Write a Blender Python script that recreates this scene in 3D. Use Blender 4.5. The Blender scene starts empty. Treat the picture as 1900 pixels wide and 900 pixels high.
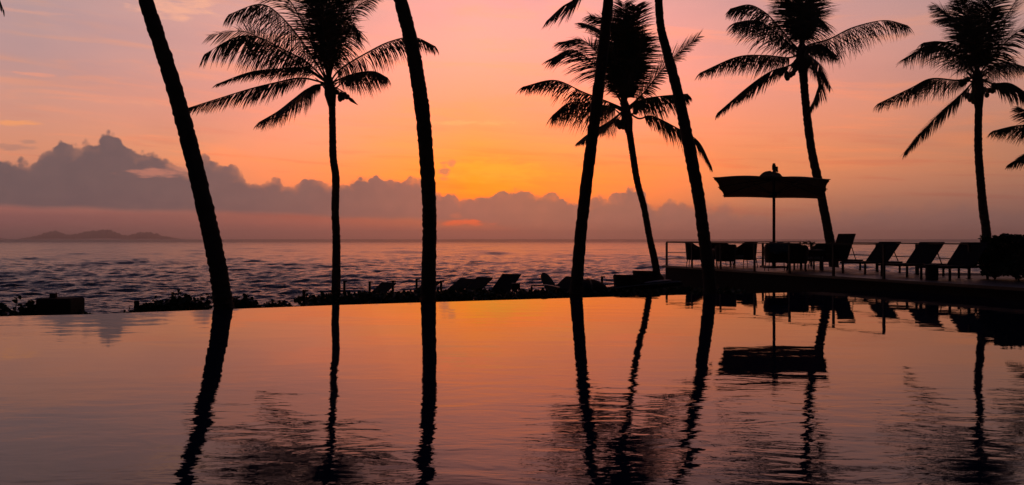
import bpy, math, random
import numpy as np
from mathutils import Vector, Matrix

# ------------------------------------------------------------------ camera, sky, sun, exposure
F = 1645.0          # focal length in pixels of a 1900 px wide frame
HOR = 443.0         # horizon row
H = 1.38            # eye height above the pool water
SC = bpy.context.scene
COL = SC.collection
cam_d = bpy.data.cameras.new("camera")
cam = bpy.data.objects.new("camera", cam_d)
COL.objects.link(cam)
cam.location = (0, 0, H)
cam.rotation_euler = (math.radians(90), 0, 0)
cam_d.sensor_width = 36.0
cam_d.lens = 36.0 * F / 1900.0
cam_d.shift_y = -7.0 / 1900.0
cam_d.clip_start = 0.05
cam_d.clip_end = 60000
SC.camera = cam
SC.view_settings.view_transform = 'Standard'
SC.view_settings.look = 'None'
SC.view_settings.exposure = 0.0
SC.view_settings.gamma = 1.0
SC.view_settings.use_curve_mapping = False
SC.cycles.max_bounces = 6
SC.cycles.volume_bounces = 0


def s2l(c):
    return tuple((v / 255.0 / 12.92) if v / 255.0 <= 0.04045 else ((v / 255.0 + 0.055) / 1.055) ** 2.4 for v in c)


def px_el(px, py):
    return math.atan2(HOR - py, math.hypot(F, px - 950))


def px_az(px):
    return math.atan2(px - 950, F)


class NT:
    """tiny helper to write node graphs as expressions"""
    def __init__(s, tree):
        s.t = tree
        s.n = tree.nodes
        s.l = tree.links

    def put(s, sock, v):
        if isinstance(v, (int, float)):
            sock.default_value = v
        elif isinstance(v, (tuple, list)):
            if len(sock.default_value) == 4 and len(v) == 3:
                v = tuple(v) + (1.0,)
            sock.default_value = v
        else:
            s.l.new(v, sock)

    def m(s, op, a, b=0.0, c=0.0, clamp=False):
        n = s.n.new('ShaderNodeMath')
        n.operation = op
        n.use_clamp = clamp
        s.put(n.inputs[0], a)
        s.put(n.inputs[1], b)
        if len(n.inputs) > 2:
            s.put(n.inputs[2], c)
        return n.outputs[0]

    def mr(s, v, a, b, c=0.0, d=1.0, smooth=True):
        n = s.n.new('ShaderNodeMapRange')
        n.interpolation_type = 'SMOOTHSTEP' if smooth else 'LINEAR'
        for i, q in enumerate((v, a, b, c, d)):
            s.put(n.inputs[i], q)
        return n.outputs[0]

    def mix(s, f, a, b, mode='MIX'):
        n = s.n.new('ShaderNodeMix')
        n.data_type = 'RGBA'
        n.blend_type = mode
        s.put(n.inputs[0], f)
        s.put(n.inputs[6], a)
        s.put(n.inputs[7], b)
        return n.outputs[2]

    def xyz(s, x, y, z=0.0):
        n = s.n.new('ShaderNodeCombineXYZ')
        s.put(n.inputs[0], x)
        s.put(n.inputs[1], y)
        s.put(n.inputs[2], z)
        return n.outputs[0]

    def noise(s, vec, scale, detail=4.0, rough=0.55, dist=0.0):
        n = s.n.new('ShaderNodeTexNoise')
        n.inputs['Scale'].default_value = scale
        n.inputs['Detail'].default_value = detail
        n.inputs['Roughness'].default_value = rough
        n.inputs['Distortion'].default_value = dist
        if vec is not None:
            s.l.new(vec, n.inputs['Vector'])
        return n.outputs['Fac']

    def voro(s, vec, scale, smooth=0.4):
        n = s.n.new('ShaderNodeTexVoronoi')
        n.feature = 'SMOOTH_F1'
        n.inputs['Scale'].default_value = scale
        n.inputs['Smoothness'].default_value = smooth
        s.l.new(vec, n.inputs['Vector'])
        return n.outputs['Distance']

    def curve(s, v, pts):
        n = s.n.new('ShaderNodeFloatCurve')
        cu = n.mapping.curves[0]
        pts = sorted(pts)
        while len(cu.points) < len(pts):
            cu.points.new(0.5, 0.5)
        for p, (x, y) in zip(cu.points, pts):
            p.location = (x, y)
            p.handle_type = 'VECTOR'
        n.mapping.update()
        s.l.new(v, n.inputs['Value'])
        return n.outputs[0]

    def ramp(s, v, stops):
        n = s.n.new('ShaderNodeValToRGB')
        cr = n.color_ramp
        cr.interpolation = 'LINEAR'
        while len(cr.elements) < len(stops):
            cr.elements.new(0.5)
        for e, (p, c) in zip(cr.elements, sorted(stops)):
            e.position = p
            e.color = tuple(c) + (1.0,)
        s.l.new(v, n.inputs[0])
        return n.outputs[0]


def build_world():
    w = bpy.data.worlds.new("World")
    SC.world = w
    w.use_nodes = True
    t = w.node_tree
    t.nodes.clear()
    N = NT(t)
    out = t.nodes.new('ShaderNodeOutputWorld')
    bg = t.nodes.new('ShaderNodeBackground')
    t.links.new(bg.outputs[0], out.inputs[0])
    tc = t.nodes.new('ShaderNodeTexCoord')
    sep = t.nodes.new('ShaderNodeSeparateXYZ')
    t.links.new(tc.outputs['Generated'], sep.inputs[0])
    x, y, z = sep.outputs
    az = N.m('ARCTAN2', x, y)
    el = N.m('ARCSINE', N.m('MINIMUM', N.m('MAXIMUM', z, -1.0), 1.0))
    elp = N.m('MAXIMUM', el, 0.0)
    T = lambda e: math.sqrt(max(e, 0) / (math.pi / 2))
    tt = N.m('SQRT', N.m('DIVIDE', elp, math.pi / 2))
    rows = [443, 425, 400, 370, 340, 310, 270, 220, 160, 90, 0]
    cols = {
        60:   [(108, 78, 79), (126, 83, 82), (138, 88, 86), (180, 114, 100), (204, 128, 104), (214, 138, 108), (217, 143, 113), (212, 146, 124), (203, 148, 135), (194, 151, 145), (184, 150, 149)],
        330:  [(116, 80, 79), (133, 86, 82), (147, 92, 86), (198, 120, 98), (222, 138, 104), (231, 146, 106), (234, 150, 112), (231, 150, 124), (224, 153, 136), (216, 157, 146), (206, 156, 150)],
        580:  [(134, 84, 80), (150, 87, 82), (172, 94, 80), (236, 128, 82), (249, 144, 86), (252, 150, 92), (249, 158, 114), (247, 160, 128), (243, 162, 138), (236, 165, 149), (226, 165, 153)],
        880:  [(156, 94, 90), (176, 98, 84), (225, 110, 58), (255, 138, 24), (255, 150, 22), (255, 160, 40), (255, 162, 74), (255, 166, 104), (252, 170, 130), (247, 176, 152), (240, 175, 162)],
        1150: [(148, 96, 90), (164, 102, 88), (205, 116, 78), (246, 136, 66), (254, 143, 66), (255, 149, 74), (250, 156, 100), (249, 159, 119), (246, 163, 137), (243, 167, 150), (233, 167, 158)],
        1400: [(136, 94, 88), (148, 99, 89), (172, 110, 89), (203, 126, 91), (226, 136, 90), (238, 142, 90), (240, 146, 98), (239, 149, 114), (235, 152, 131), (227, 155, 141), (214, 155, 148)],
        1650: [(124, 90, 83), (136, 95, 86), (152, 102, 88), (172, 113, 91), (196, 124, 94), (210, 131, 95), (218, 136, 99), (221, 141, 111), (217, 145, 124), (208, 147, 135), (195, 148, 143)],
        1890: [(110, 82, 78), (122, 88, 81), (134, 94, 84), (150, 102, 88), (168, 112, 90), (180, 119, 92), (189, 125, 96), (193, 131, 106), (191, 135, 118), (185, 138, 128), (176, 140, 137)],
    }
    col = None
    prev = None
    for px, cs in cols.items():
        # close to the hidden sun the red is brighter than the picture can show
        gain = {580: 0.28, 880: 0.55, 1150: 0.40, 1400: 0.12}.get(px, 0.0)
        st = []
        for r, c in zip(rows, cs):
            q = s2l(c)
            st.append((T(px_el(px, r)), (q[0] * (1 + gain * max(0.0, (c[0] - 225) / 30)), q[1], q[2])))
        st[0] = (0.0, st[0][1])
        side = abs(px - 900) / 950
        hi = [tuple(a * (1 - side) + b * side for a, b in zip(p, q)) for p, q in zip(
            ((78, 72, 98), (48, 52, 80), (26, 28, 42)), ((66, 66, 94), (44, 49, 76), (26, 28, 42)))]
        st += [(T(math.radians(22)), s2l(hi[0])), (T(math.radians(38)), s2l(hi[1])), (1.0, s2l(hi[2]))]
        r = N.ramp(tt, st)
        col = r if col is None else N.mix(N.mr(az, px_az(prev), px_az(px), smooth=False), col, r)
        prev = px
    # the part of the sky behind the viewer is already dusk
    back = N.ramp(tt, [(0.0, s2l((22, 20, 26))), (0.4, s2l((22, 21, 29))), (1.0, s2l((26, 28, 42)))])
    col = N.mix(N.mr(N.m('ABSOLUTE', az), math.radians(34), math.radians(95)), col, back)
    # the physical sky model adds its own faint blue
    sky = t.nodes.new('ShaderNodeTexSky')
    sky.sky_type = 'NISHITA'
    sky.sun_disc = False
    sky.sun_elevation = math.radians(1.0)
    sky.sun_rotation = math.radians(-2.0)
    # ---- thin high streaks
    tilt = N.m('ADD', el, N.m('MULTIPLY', az, 0.05))
    P = N.xyz(az, N.m('MULTIPLY', tilt, 9.0))
    c1 = N.noise(P, 5.5, 6.0, 0.6, 0.4)
    c2 = N.noise(N.xyz(az, N.m('MULTIPLY', tilt, 16.0), 3.3), 8.0, 5.0, 0.6, 0.6)
    c3 = N.noise(N.xyz(az, N.m('MULTIPLY', tilt, 3.0), 7.1), 4.0, 3.0, 0.55)
    zone = N.mr(el, 0.05, 0.10)
    thin = N.m('MULTIPLY', N.mr(c1, 0.47, 0.68), zone)
    col = N.mix(N.m('MULTIPLY', thin, 0.8), col, N.mix(1.0, col, (1.25, 1.04, 0.82), 'MULTIPLY'))
    grey = N.m('MULTIPLY', N.mr(c3, 0.48, 0.72), zone)
    col = N.mix(N.m('MULTIPLY', grey, 0.5), col, N.mix(1.0, col, (0.80, 0.86, 0.98), 'MULTIPLY'))
    glow = N.m('MULTIPLY', N.mr(c2, 0.47, 0.66), N.mr(N.m('ABSOLUTE', N.m('SUBTRACT', az, px_az(940))), 0.28, 0.02))
    glow = N.m('MULTIPLY', glow, N.m('MULTIPLY', N.mr(el, 0.03, 0.06), N.mr(el, 0.15, 0.08)))
    col = N.mix(N.m('MULTIPLY', glow, 0.7), col, N.mix(1.0, col, (1.02, 1.14, 0.8), 'MULTIPLY'))
    ridge = N.m('MULTIPLY', N.mr(c2, 0.48, 0.34), N.mr(el, 0.16, 0.06))
    col = N.mix(N.m('MULTIPLY', ridge, 0.7), col, N.mix(1.0, col, (0.95, 0.78, 0.80), 'MULTIPLY'))

    def streak(col, cx, cy, hw, hh, c, strength, soft=0.5):
        a0 = px_az(cx)
        e0 = px_el(cx, cy)
        wob = N.m('MULTIPLY', N.m('SUBTRACT', N.noise(N.xyz(N.m('MULTIPLY', az, 1.0), N.m('MULTIPLY', el, 4.0), cx * .01), 40.0, 4.0), 0.5), 2.6)
        dx = N.m('DIVIDE', N.m('SUBTRACT', az, a0), hw / F)
        dy = N.m('DIVIDE', N.m('SUBTRACT', el, e0), hh / F)
        d = N.m('ADD', N.m('SQRT', N.m('ADD', N.m('MULTIPLY', dx, dx), N.m('MULTIPLY', dy, dy))), wob)
        return N.mix(N.m('MULTIPLY', N.mr(d, 1.0, 1.0 - soft), strength), col, s2l(c))
    col = streak(col, 20, 227, 60, 6, (245, 158, 100), 0.75, 0.9)
    col = streak(col, 330, 14, 90, 22, (250, 178, 145), 0.7, 0.95)
    col = streak(col, 60, 137, 50, 4, (232, 152, 126), 0.7, 0.9)
    col = streak(col, 250, 190, 90, 6, (232, 156, 128), 0.5, 0.9)
    col = streak(col, 40, 20, 80, 4, (214, 156, 140), 0.6, 0.9)
    col = streak(col, 925, 318, 120, 30, (255, 178, 50), 0.55, 0.95)
    col = streak(col, 900, 352, 90, 14, (255, 158, 22), 0.6, 0.95)
    col = streak(col, 880, 228, 120, 5, (255, 180, 110), 0.7, 0.9)
    # ---- cumulus bank standing on the horizon
    a01 = N.m('MULTIPLY', N.m('ADD', az, 0.7), 1 / 1.4, clamp=True)
    A = lambda px: (px_az(px) + 0.7) / 1.4
    top = [(-900, 330), (-300, 320), (-60, 306), (0, 298), (57, 303), (71, 291), (85, 279), (104, 266), (114, 261), (125, 267), (142, 267), (156, 261), (178, 261), (189, 252), (204, 247), (223, 248), (232, 262), (242, 275), (268, 279), (284, 286), (300, 292), (318, 296), (335, 310), (352, 312), (366, 290), (379, 286), (403, 300), (420, 306), (436, 308), (450, 318), (458, 334),
           (500, 334), (530, 336), (554, 337), (573, 326), (601, 331), (635, 334), (663, 324), (701, 331), (745, 336), (777, 331), (805, 347), (834, 355), (853, 367), (900, 358), (945, 352), (1010, 354), (1040, 366), (1062, 380), (1102, 368), (1150, 356), (1168, 345), (1188, 348), (1206, 378), (1244, 369), (1265, 372), (1290, 384), (1350, 380), (1420, 400), (1520, 404), (1600, 388), (1720, 378), (1800, 374), (1900, 384), (2300, 400), (2900, 420)]
    ks = 0.16
    pts = {}
    for px, py in top:
        pts[min(max(A(px), 0), 1)] = px_el(px, py) / ks
    topc = N.m('MULTIPLY', N.curve(a01, list(pts.items())), ks)
    bot = [(-900, 378), (0, 381), (200, 388), (400, 394), (600, 401), (780, 408), (900, 416), (1000, 432), (1060, 446), (2000, 446)]
    botc = N.m('SUBTRACT', N.m('MULTIPLY', N.curve(a01, [(min(max(A(a), 0), 1), (px_el(a, b) + 0.01) / ks) for a, b in bot]), ks), 0.01)
    Q = N.xyz(az, el, 0.37)
    n1 = N.m('SUBTRACT', N.noise(Q, 42.0, 7.0, 0.62), 0.5)
    n2 = N.m('SUBTRACT', 0.45, N.voro(N.xyz(az, el, N.m('MULTIPLY', n1, 0.012)), 66.0, 0.15))
    n3 = N.m('SUBTRACT', 0.45, N.voro(Q, 190.0, 0.3))
    edge = N.m('ADD', N.m('MULTIPLY', n1, 0.012), N.m('ADD', N.m('MULTIPLY', n2, 0.013), N.m('MULTIPLY', n3, 0.004)))
    depth = N.m('SUBTRACT', N.m('ADD', topc, edge), el)           # > 0 inside the cloud
    soft = N.mr(az, px_az(1180), px_az(1450), 0.0036, 0.016)
    up = N.mr(depth, N.m('MULTIPLY', soft, -0.35), soft)
    nb = N.m('MULTIPLY', N.m('SUBTRACT', N.noise(N.xyz(az, N.m('MULTIPLY', el, 3.0), 2.0), 14.0, 5.0), 0.5), 0.008)
    lo = N.mr(N.m('SUBTRACT', el, N.m('ADD', botc, nb)), -0.004, 0.0035)
    mask = N.m('MULTIPLY', up, lo)
    mask = N.m('MULTIPLY', mask, N.mr(az, px_az(1180), px_az(1450), 1.0, 0.72))
    cc = N.ramp(a01, [(A(0), s2l((98, 83, 87))), (A(300), s2l((102, 84, 88))), (A(560), s2l((114, 88, 90))), (A(840), s2l((146, 97, 92))), (A(1000), s2l((156, 102, 90))), (A(1250), s2l((150, 102, 92))), (A(1600), s2l((134, 98, 92))), (1.0, s2l((112, 86, 84)))])
    body = N.noise(Q, 30.0, 5.0, 0.6)
    cc = N.mix(N.mr(body, 0.3, 0.7), N.mix(1.0, cc, (0.93, 0.94, 0.97), 'MULTIPLY'), N.mix(1.0, cc, (1.09, 1.04, 1.02), 'MULTIPLY'))
    billow = N.mr(n2, -0.18, 0.22)
    cc = N.mix(N.m('MULTIPLY', billow, 0.5), cc, N.mix(1.0, cc, (1.12, 1.07, 1.05), 'MULTIPLY'))
    # parts near the top of the bank are thinner and take some of the sky's colour
    rim = N.m('MULTIPLY', N.mr(depth, 0.013, 0.0), N.mr(N.noise(Q, 24.0, 3.0), 0.42, 0.62))
    cc = N.mix(N.m('MULTIPLY', rim, 0.42), cc, col)
    base = N.mr(el, 0.0, 0.02)
    cc = N.mix(N.m('MULTIPLY', base, 1.0), N.mix(0.5, cc, col), cc)
    col = N.mix(N.m('MULTIPLY', mask, 0.97), col, cc)
    # hole through the left bank, small loose clouds
    col = streak(col, 290, 321, 66, 9, (194, 122, 104), 0.8, 0.8)
    col = streak(col, 335, 313, 28, 9, (206, 130, 106), 0.7, 0.8)
    col = streak(col, 826, 318, 13, 18, (206, 120, 90), 0.8, 0.6)
    col = streak(col, 838, 304, 9, 9, (210, 124, 92), 0.7, 0.6)
    col = streak(col, 20, 275, 34, 9, (166, 122, 112), 0.6, 0.9)
    col = streak(col, 55, 264, 14, 5, (172, 126, 112), 0.6, 0.9)
    col = streak(col, 862, 413, 66, 7, (250, 100, 54), 1.0, 0.8)
    col = streak(col, 640, 412, 260, 6, (172, 92, 82), 0.35, 0.95)
    col = streak(col, 845, 400, 14, 7, (196, 106, 84), 0.6, 0.9)
    # dusky below the horizon (never in view, the sea covers it)
    col = N.mix(N.mr(el, -0.002, -0.05), col, (0.01, 0.01, 0.014))
    add = t.nodes.new('ShaderNodeMix')
    add.data_type = 'RGBA'
    add.blend_type = 'ADD'
    add.inputs[0].default_value = 0.004
    t.links.new(col, add.inputs[6])
    t.links.new(sky.outputs[0], add.inputs[7])
    t.links.new(add.outputs[2], bg.inputs[0])
    bg.inputs[1].default_value = 1.05
    w.cycles.sampling_method = 'MANUAL'
    w.cycles.sample_map_resolution = 1024


build_world()
sun_d = bpy.data.lights.new("sun", 'SUN')
sun_d.energy = 0.0012                 # veiled by the cloud bank, all but gone
sun_d.color = (1.0, 0.55, 0.25)
sun_d.angle = math.radians(14)
sun = bpy.data.objects.new("sun", sun_d)
COL.objects.link(sun)
sun.rotation_euler = Vector((0.035, -1, -0.06)).to_track_quat('-Z', 'Y').to_euler()

# ------------------------------------------------------------------ helpers
rnd = random.Random(7)


def at(px, py, D):
    return Vector(((px - 950) * D / F, D, H - (py - HOR) * D / F))


class MB:
    def __init__(s):
        s.v = []
        s.f = []

    def add(s, vs, fs):
        o = len(s.v)
        s.v += [tuple(p) for p in vs]
        s.f += [tuple(i + o for i in q) for q in fs]

    def box(s, c, size, rz=0.0, M=None, taper=1.0):
        hx, hy, hz = size[0] / 2, size[1] / 2, size[2] / 2
        R = Matrix.Rotation(rz, 3, 'Z') if M is None else M
        vs = []
        for z in (-1, 1):
            k = taper if z < 0 else 1.0
            for x, y in ((-1, -1), (1, -1), (1, 1), (-1, 1)):
                vs.append(Vector(c) + R @ Vector((x * hx * k, y * hy * k, z * hz)))
        s.add(vs, [(0, 3, 2, 1), (4, 5, 6, 7), (0, 1, 5, 4), (1, 2, 6, 5), (2, 3, 7, 6), (3, 0, 4, 7)])

    def tube(s, pts, rad, n=8, cap=True, ref=None):
        pts = [Vector(p) for p in pts]
        if isinstance(rad, (int, float)):
            rad = [rad] * len(pts)
        vs = []
        fs = []
        u = None
        for i, p in enumerate(pts):
            t = (pts[min(i + 1, len(pts) - 1)] - pts[max(i - 1, 0)]).normalized()
            if u is None:
                u = t.orthogonal().normalized()
            u = (u - t * u.dot(t)).normalized()
            w = t.cross(u)
            for k in range(n):
                a = 2 * math.pi * k / n
                vs.append(p + (u * math.cos(a) + w * math.sin(a)) * rad[i])
        for i in range(len(pts) - 1):
            for k in range(n):
                a, b = i * n + k, i * n + (k + 1) % n
                fs.append((a, b, b + n, a + n))
        if cap:
            fs.append(tuple(range(n - 1, -1, -1)))
            m = (len(pts) - 1) * n
            fs.append(tuple(range(m, m + n)))
        s.add(vs, fs)

    def bar(s, a, b, w, h):
        a, b = Vector(a), Vector(b)
        t = (b - a)
        L = t.length
        t.normalize()
        up = Vector((0, 0, 1)) if abs(t.z) < 0.95 else Vector((0, 1, 0))
        x = t.cross(up).normalized()
        z = x.cross(t).normalized()
        M = Matrix((x, t, z)).transposed()
        s.box((a + b) / 2, (w, L, h), M=M)

    def ball(s, c, r, nu=10, nv=7, sc=(1, 1, 1), R=None):
        vs, fs = [], []
        for j in range(nv + 1):
            th = math.pi * j / nv
            for i in range(nu):
                ph = 2 * math.pi * i / nu
                p = Vector((math.sin(th) * math.cos(ph) * sc[0], math.sin(th) * math.sin(ph) * sc[1], math.cos(th) * sc[2])) * r
                if R:
                    p = R @ p
                vs.append(Vector(c) + p)
        for j in range(nv):
            for i in range(nu):
                a, b = j * nu + i, j * nu + (i + 1) % nu
                fs.append((a, a + nu, b + nu, b))
        s.add(vs, fs)

    def build(s, name, mat, parent=None, smooth=False, bevel=0.0, off=None):
        me = bpy.data.meshes.new(name)
        vs = s.v
        if off is not None:
            vs = [(p[0] - off[0], p[1] - off[1], p[2] - off[2]) for p in vs]
        me.from_pydata(vs, [], s.f)
        me.materials.append(mat)
        if smooth:
            me.polygons.foreach_set('use_smooth', [True] * len(me.polygons))
        me.update()
        o = bpy.data.objects.new(name, me)
        COL.objects.link(o)
        if parent is not None:
            o.parent = parent
        if bevel:
            b = o.modifiers.new('bevel', 'BEVEL')
            b.width = bevel
            b.segments = 2
            b.limit_method = 'ANGLE'
        return o


def tag(o, label=None, cat=None, group=None, kind=None):
    if label:
        o['label'] = label
    if cat:
        o['category'] = cat
    if group:
        o['group'] = group
    if kind:
        o['kind'] = kind
    return o


def empty(name, loc, label, cat, group=None, rz=0.0):
    o = bpy.data.objects.new(name, None)
    COL.objects.link(o)
    o.location = loc
    o.rotation_euler = (0, 0, rz)
    o.empty_display_size = 0.2
    return tag(o, label, cat, group)


def material(name, col, rough=0.7, var=0.25, scale=6.0, bump=0.0, bscale=30.0, spec=0.4, metal=0.0, wave=None):
    m = bpy.data.materials.new(name)
    m.use_nodes = True
    N = NT(m.node_tree)
    b = m.node_tree.nodes['Principled BSDF']
    tc = m.node_tree.nodes.new('ShaderNodeTexCoord')
    ob = tc.outputs['Object']
    n = N.noise(ob, scale, 5.0, 0.6)
    lo = tuple(c * (1 - var) for c in col)
    hi = tuple(min(1, c * (1 + var)) for c in col)
    N.put(b.inputs['Base Color'], N.mix(n, lo, hi))
    N.put(b.inputs['Roughness'], N.mr(N.noise(ob, scale * 2.3, 3.0), 0.2, 0.8, max(0.02, rough - 0.1), min(1, rough + 0.1)))
    b.inputs['Specular IOR Level'].default_value = spec
    b.inputs['Metallic'].default_value = metal
    if bump or wave:
        bp = m.node_tree.nodes.new('ShaderNodeBump')
        bp.inputs['Strength'].default_value = 0.6
        bp.inputs['Distance'].default_value = bump or 0.01
        if wave:
            wv = m.node_tree.nodes.new('ShaderNodeTexWave')
            wv.inputs['Scale'].default_value = wave
            wv.inputs['Distortion'].default_value = 1.0
            wv.bands_direction = 'Z'
            m.node_tree.links.new(ob, wv.inputs[0])
            m.node_tree.links.new(wv.outputs['Fac'], bp.inputs['Height'])
        else:
            m.node_tree.links.new(N.noise(ob, bscale, 4.0), bp.inputs['Height'])
        m.node_tree.links.new(bp.outputs[0], b.inputs['Normal'])
    return m


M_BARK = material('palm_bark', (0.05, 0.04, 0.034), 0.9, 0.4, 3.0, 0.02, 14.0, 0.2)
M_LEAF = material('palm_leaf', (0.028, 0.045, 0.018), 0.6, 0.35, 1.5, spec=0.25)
M_NUT = material('coconut_husk', (0.06, 0.07, 0.025), 0.6, 0.3, 5.0)
M_BUSH = material('shrub_leaf', (0.03, 0.05, 0.02), 0.6, 0.4, 3.0, spec=0.25)
M_TWIG = material('twig', (0.06, 0.045, 0.03), 0.9)
M_DECK = material('deck_wood', (0.07, 0.05, 0.04), 0.45, 0.3, 2.0, 0.004, 40.0, 0.35)
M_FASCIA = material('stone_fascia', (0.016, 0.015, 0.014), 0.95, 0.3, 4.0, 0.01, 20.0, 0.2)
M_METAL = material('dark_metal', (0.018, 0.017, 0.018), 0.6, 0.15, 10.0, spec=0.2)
M_WICKER = material('wicker', (0.03, 0.022, 0.018), 0.75, 0.25, 14.0, 0.006, wave=30.0, spec=0.2)
M_CUSH = material('cushion_cloth', (0.16, 0.16, 0.17), 0.9, 0.15, 12.0, spec=0.2)
M_TOWEL = material('blue_towel', (0.06, 0.09, 0.13), 0.95, 0.2, 30.0, 0.004, 120.0, 0.1)
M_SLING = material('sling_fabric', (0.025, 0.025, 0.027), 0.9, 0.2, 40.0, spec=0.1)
M_CANVAS = material('canvas', (0.20, 0.17, 0.13), 0.9, 0.12, 8.0, spec=0.15)
_c = M_CANVAS.node_tree
_t = _c.nodes.new('ShaderNodeBsdfTranslucent')
_t.inputs[0].default_value = (0.30, 0.22, 0.15, 1)
_m = _c.nodes.new('ShaderNodeMixShader')
_m.inputs[0].default_value = 0.5
_c.links.new(_c.nodes['Principled BSDF'].outputs[0], _m.inputs[1])
_c.links.new(_t.outputs[0], _m.inputs[2])
_c.links.new(_m.outputs[0], _c.nodes['Material Output'].inputs[0])
M_POLE = material('pole_paint', (0.06, 0.055, 0.055), 0.5, 0.15, 8.0)
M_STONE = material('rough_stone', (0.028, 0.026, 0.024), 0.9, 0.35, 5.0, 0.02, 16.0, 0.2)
M_BOARD = material('board_gelcoat', (0.16, 0.16, 0.18), 0.5, 0.1, 4.0)
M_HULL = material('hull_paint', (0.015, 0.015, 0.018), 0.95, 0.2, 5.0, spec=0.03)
M_TABLE = material('table_top', (0.10, 0.09, 0.085), 0.4, 0.15, 8.0)
M_POT = material('clay_pot', (0.12, 0.07, 0.05), 0.85)
M_SAND = material('ground_soil', (0.10, 0.085, 0.07), 0.95, 0.35, 1.2, 0.03, 6.0, 0.15)
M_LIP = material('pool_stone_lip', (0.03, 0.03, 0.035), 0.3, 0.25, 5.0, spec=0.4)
M_PAVE = material('terrace_paving', (0.22, 0.19, 0.16), 0.8, 0.25, 3.0, 0.005, 20.0, 0.2)
M_HILL = material('hill_forest', (0.045, 0.06, 0.035), 0.95, 0.4, 0.01, spec=0.1)


# ------------------------------------------------------------------ setting: ground, sea, island, pool
EDGE = [(-22, 8.0), (-14, 12.6), (-9.08, 15.76), (-7.85, 16.15), (-5.77, 17.26), (-4.85, 17.75), (-3.69, 18.4), (-1.9, 19.2), (0.36, 20.2), (1.5, 20.7),
        (4.82, 22.04), (7.66, 22.9), (9.29, 23.5), (10.35, 23.85)]


def edge_y(x):
    xs = [p[0] for p in EDGE]
    ys = [p[1] for p in EDGE]
    return float(np.interp(x, xs, ys))


def smooth01(t):
    t = max(0.0, min(1.0, t))
    return t * t * (3 - 2 * t)


def ground_z(x, y):
    base = -0.62 - 0.16 * smooth01((-x - 0.3) / 4.0) + 0.1 * smooth01((-x - 6.0) / 3.0)
    reach = 6.0 + 3.5 * smooth01((x + 7) / 2) + 18.0 * smooth01((x - 6) / 3.0)
    d = y - edge_y(x) - reach
    if d > 0:
        base -= 0.08 * d
    return max(base, -4.2)


def build_ground():
    xs = np.concatenate([np.linspace(-400, -40, 12), np.linspace(-36, 36, 109), np.linspace(40, 400, 12)])
    ys = np.concatenate([np.linspace(-120, 4, 14), np.linspace(6, 70, 97), np.linspace(74, 130, 8)])
    vs = []
    r = random.Random(3)
    for y in ys:
        for x in xs:
            z = ground_z(x, y)
            if y < edge_y(x) + 0.6 and -30 < x < 26:
                z = min(z, -1.75)
            vs.append((x, y, z + r.uniform(-0.03, 0.03)))
    nx = len(xs)
    fs = [(j * nx + i, j * nx + i + 1, (j + 1) * nx + i + 1, (j + 1) * nx + i) for j in range(len(ys) - 1) for i in range(nx - 1)]
    b = MB()
    b.add(vs, fs)
    tag(b.build('ground', M_SAND, smooth=True), kind='structure')


build_ground()

SEA = -2.6


def sea_material():
    m = bpy.data.materials.new('sea_water')
    m.use_nodes = True
    N = NT(m.node_tree)
    b = m.node_tree.nodes['Principled BSDF']
    b.inputs['Base Color'].default_value = (0.008, 0.012, 0.020, 1)
    b.inputs['IOR'].default_value = 1.26
    geo = m.node_tree.nodes.new('ShaderNodeNewGeometry')
    sp = m.node_tree.nodes.new('ShaderNodeSeparateXYZ')
    m.node_tree.links.new(geo.outputs['Position'], sp.inputs[0])
    y = sp.outputs[1]
    # farther out the unresolved ripples act as roughness
    N.put(b.inputs['Roughness'], N.mr(y, 50.0, 1500.0, 0.16, 0.40))
    n1 = N.noise(geo.outputs['Position'], 1.3, 4.0, 0.6)
    n2 = N.noise(geo.outputs['Position'], 4.5, 3.0, 0.6)
    h = N.m('ADD', N.m('MULTIPLY', n1, 0.12), N.m('MULTIPLY', n2, 0.035))
    bp = m.node_tree.nodes.new('ShaderNodeBump')
    N.put(bp.inputs['Strength'], 1.0)
    bp.inputs['Distance'].default_value = 1.0
    m.node_tree.links.new(h, bp.inputs['Height'])
    m.node_tree.links.new(bp.outputs[0], b.inputs['Normal'])
    return m


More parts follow.
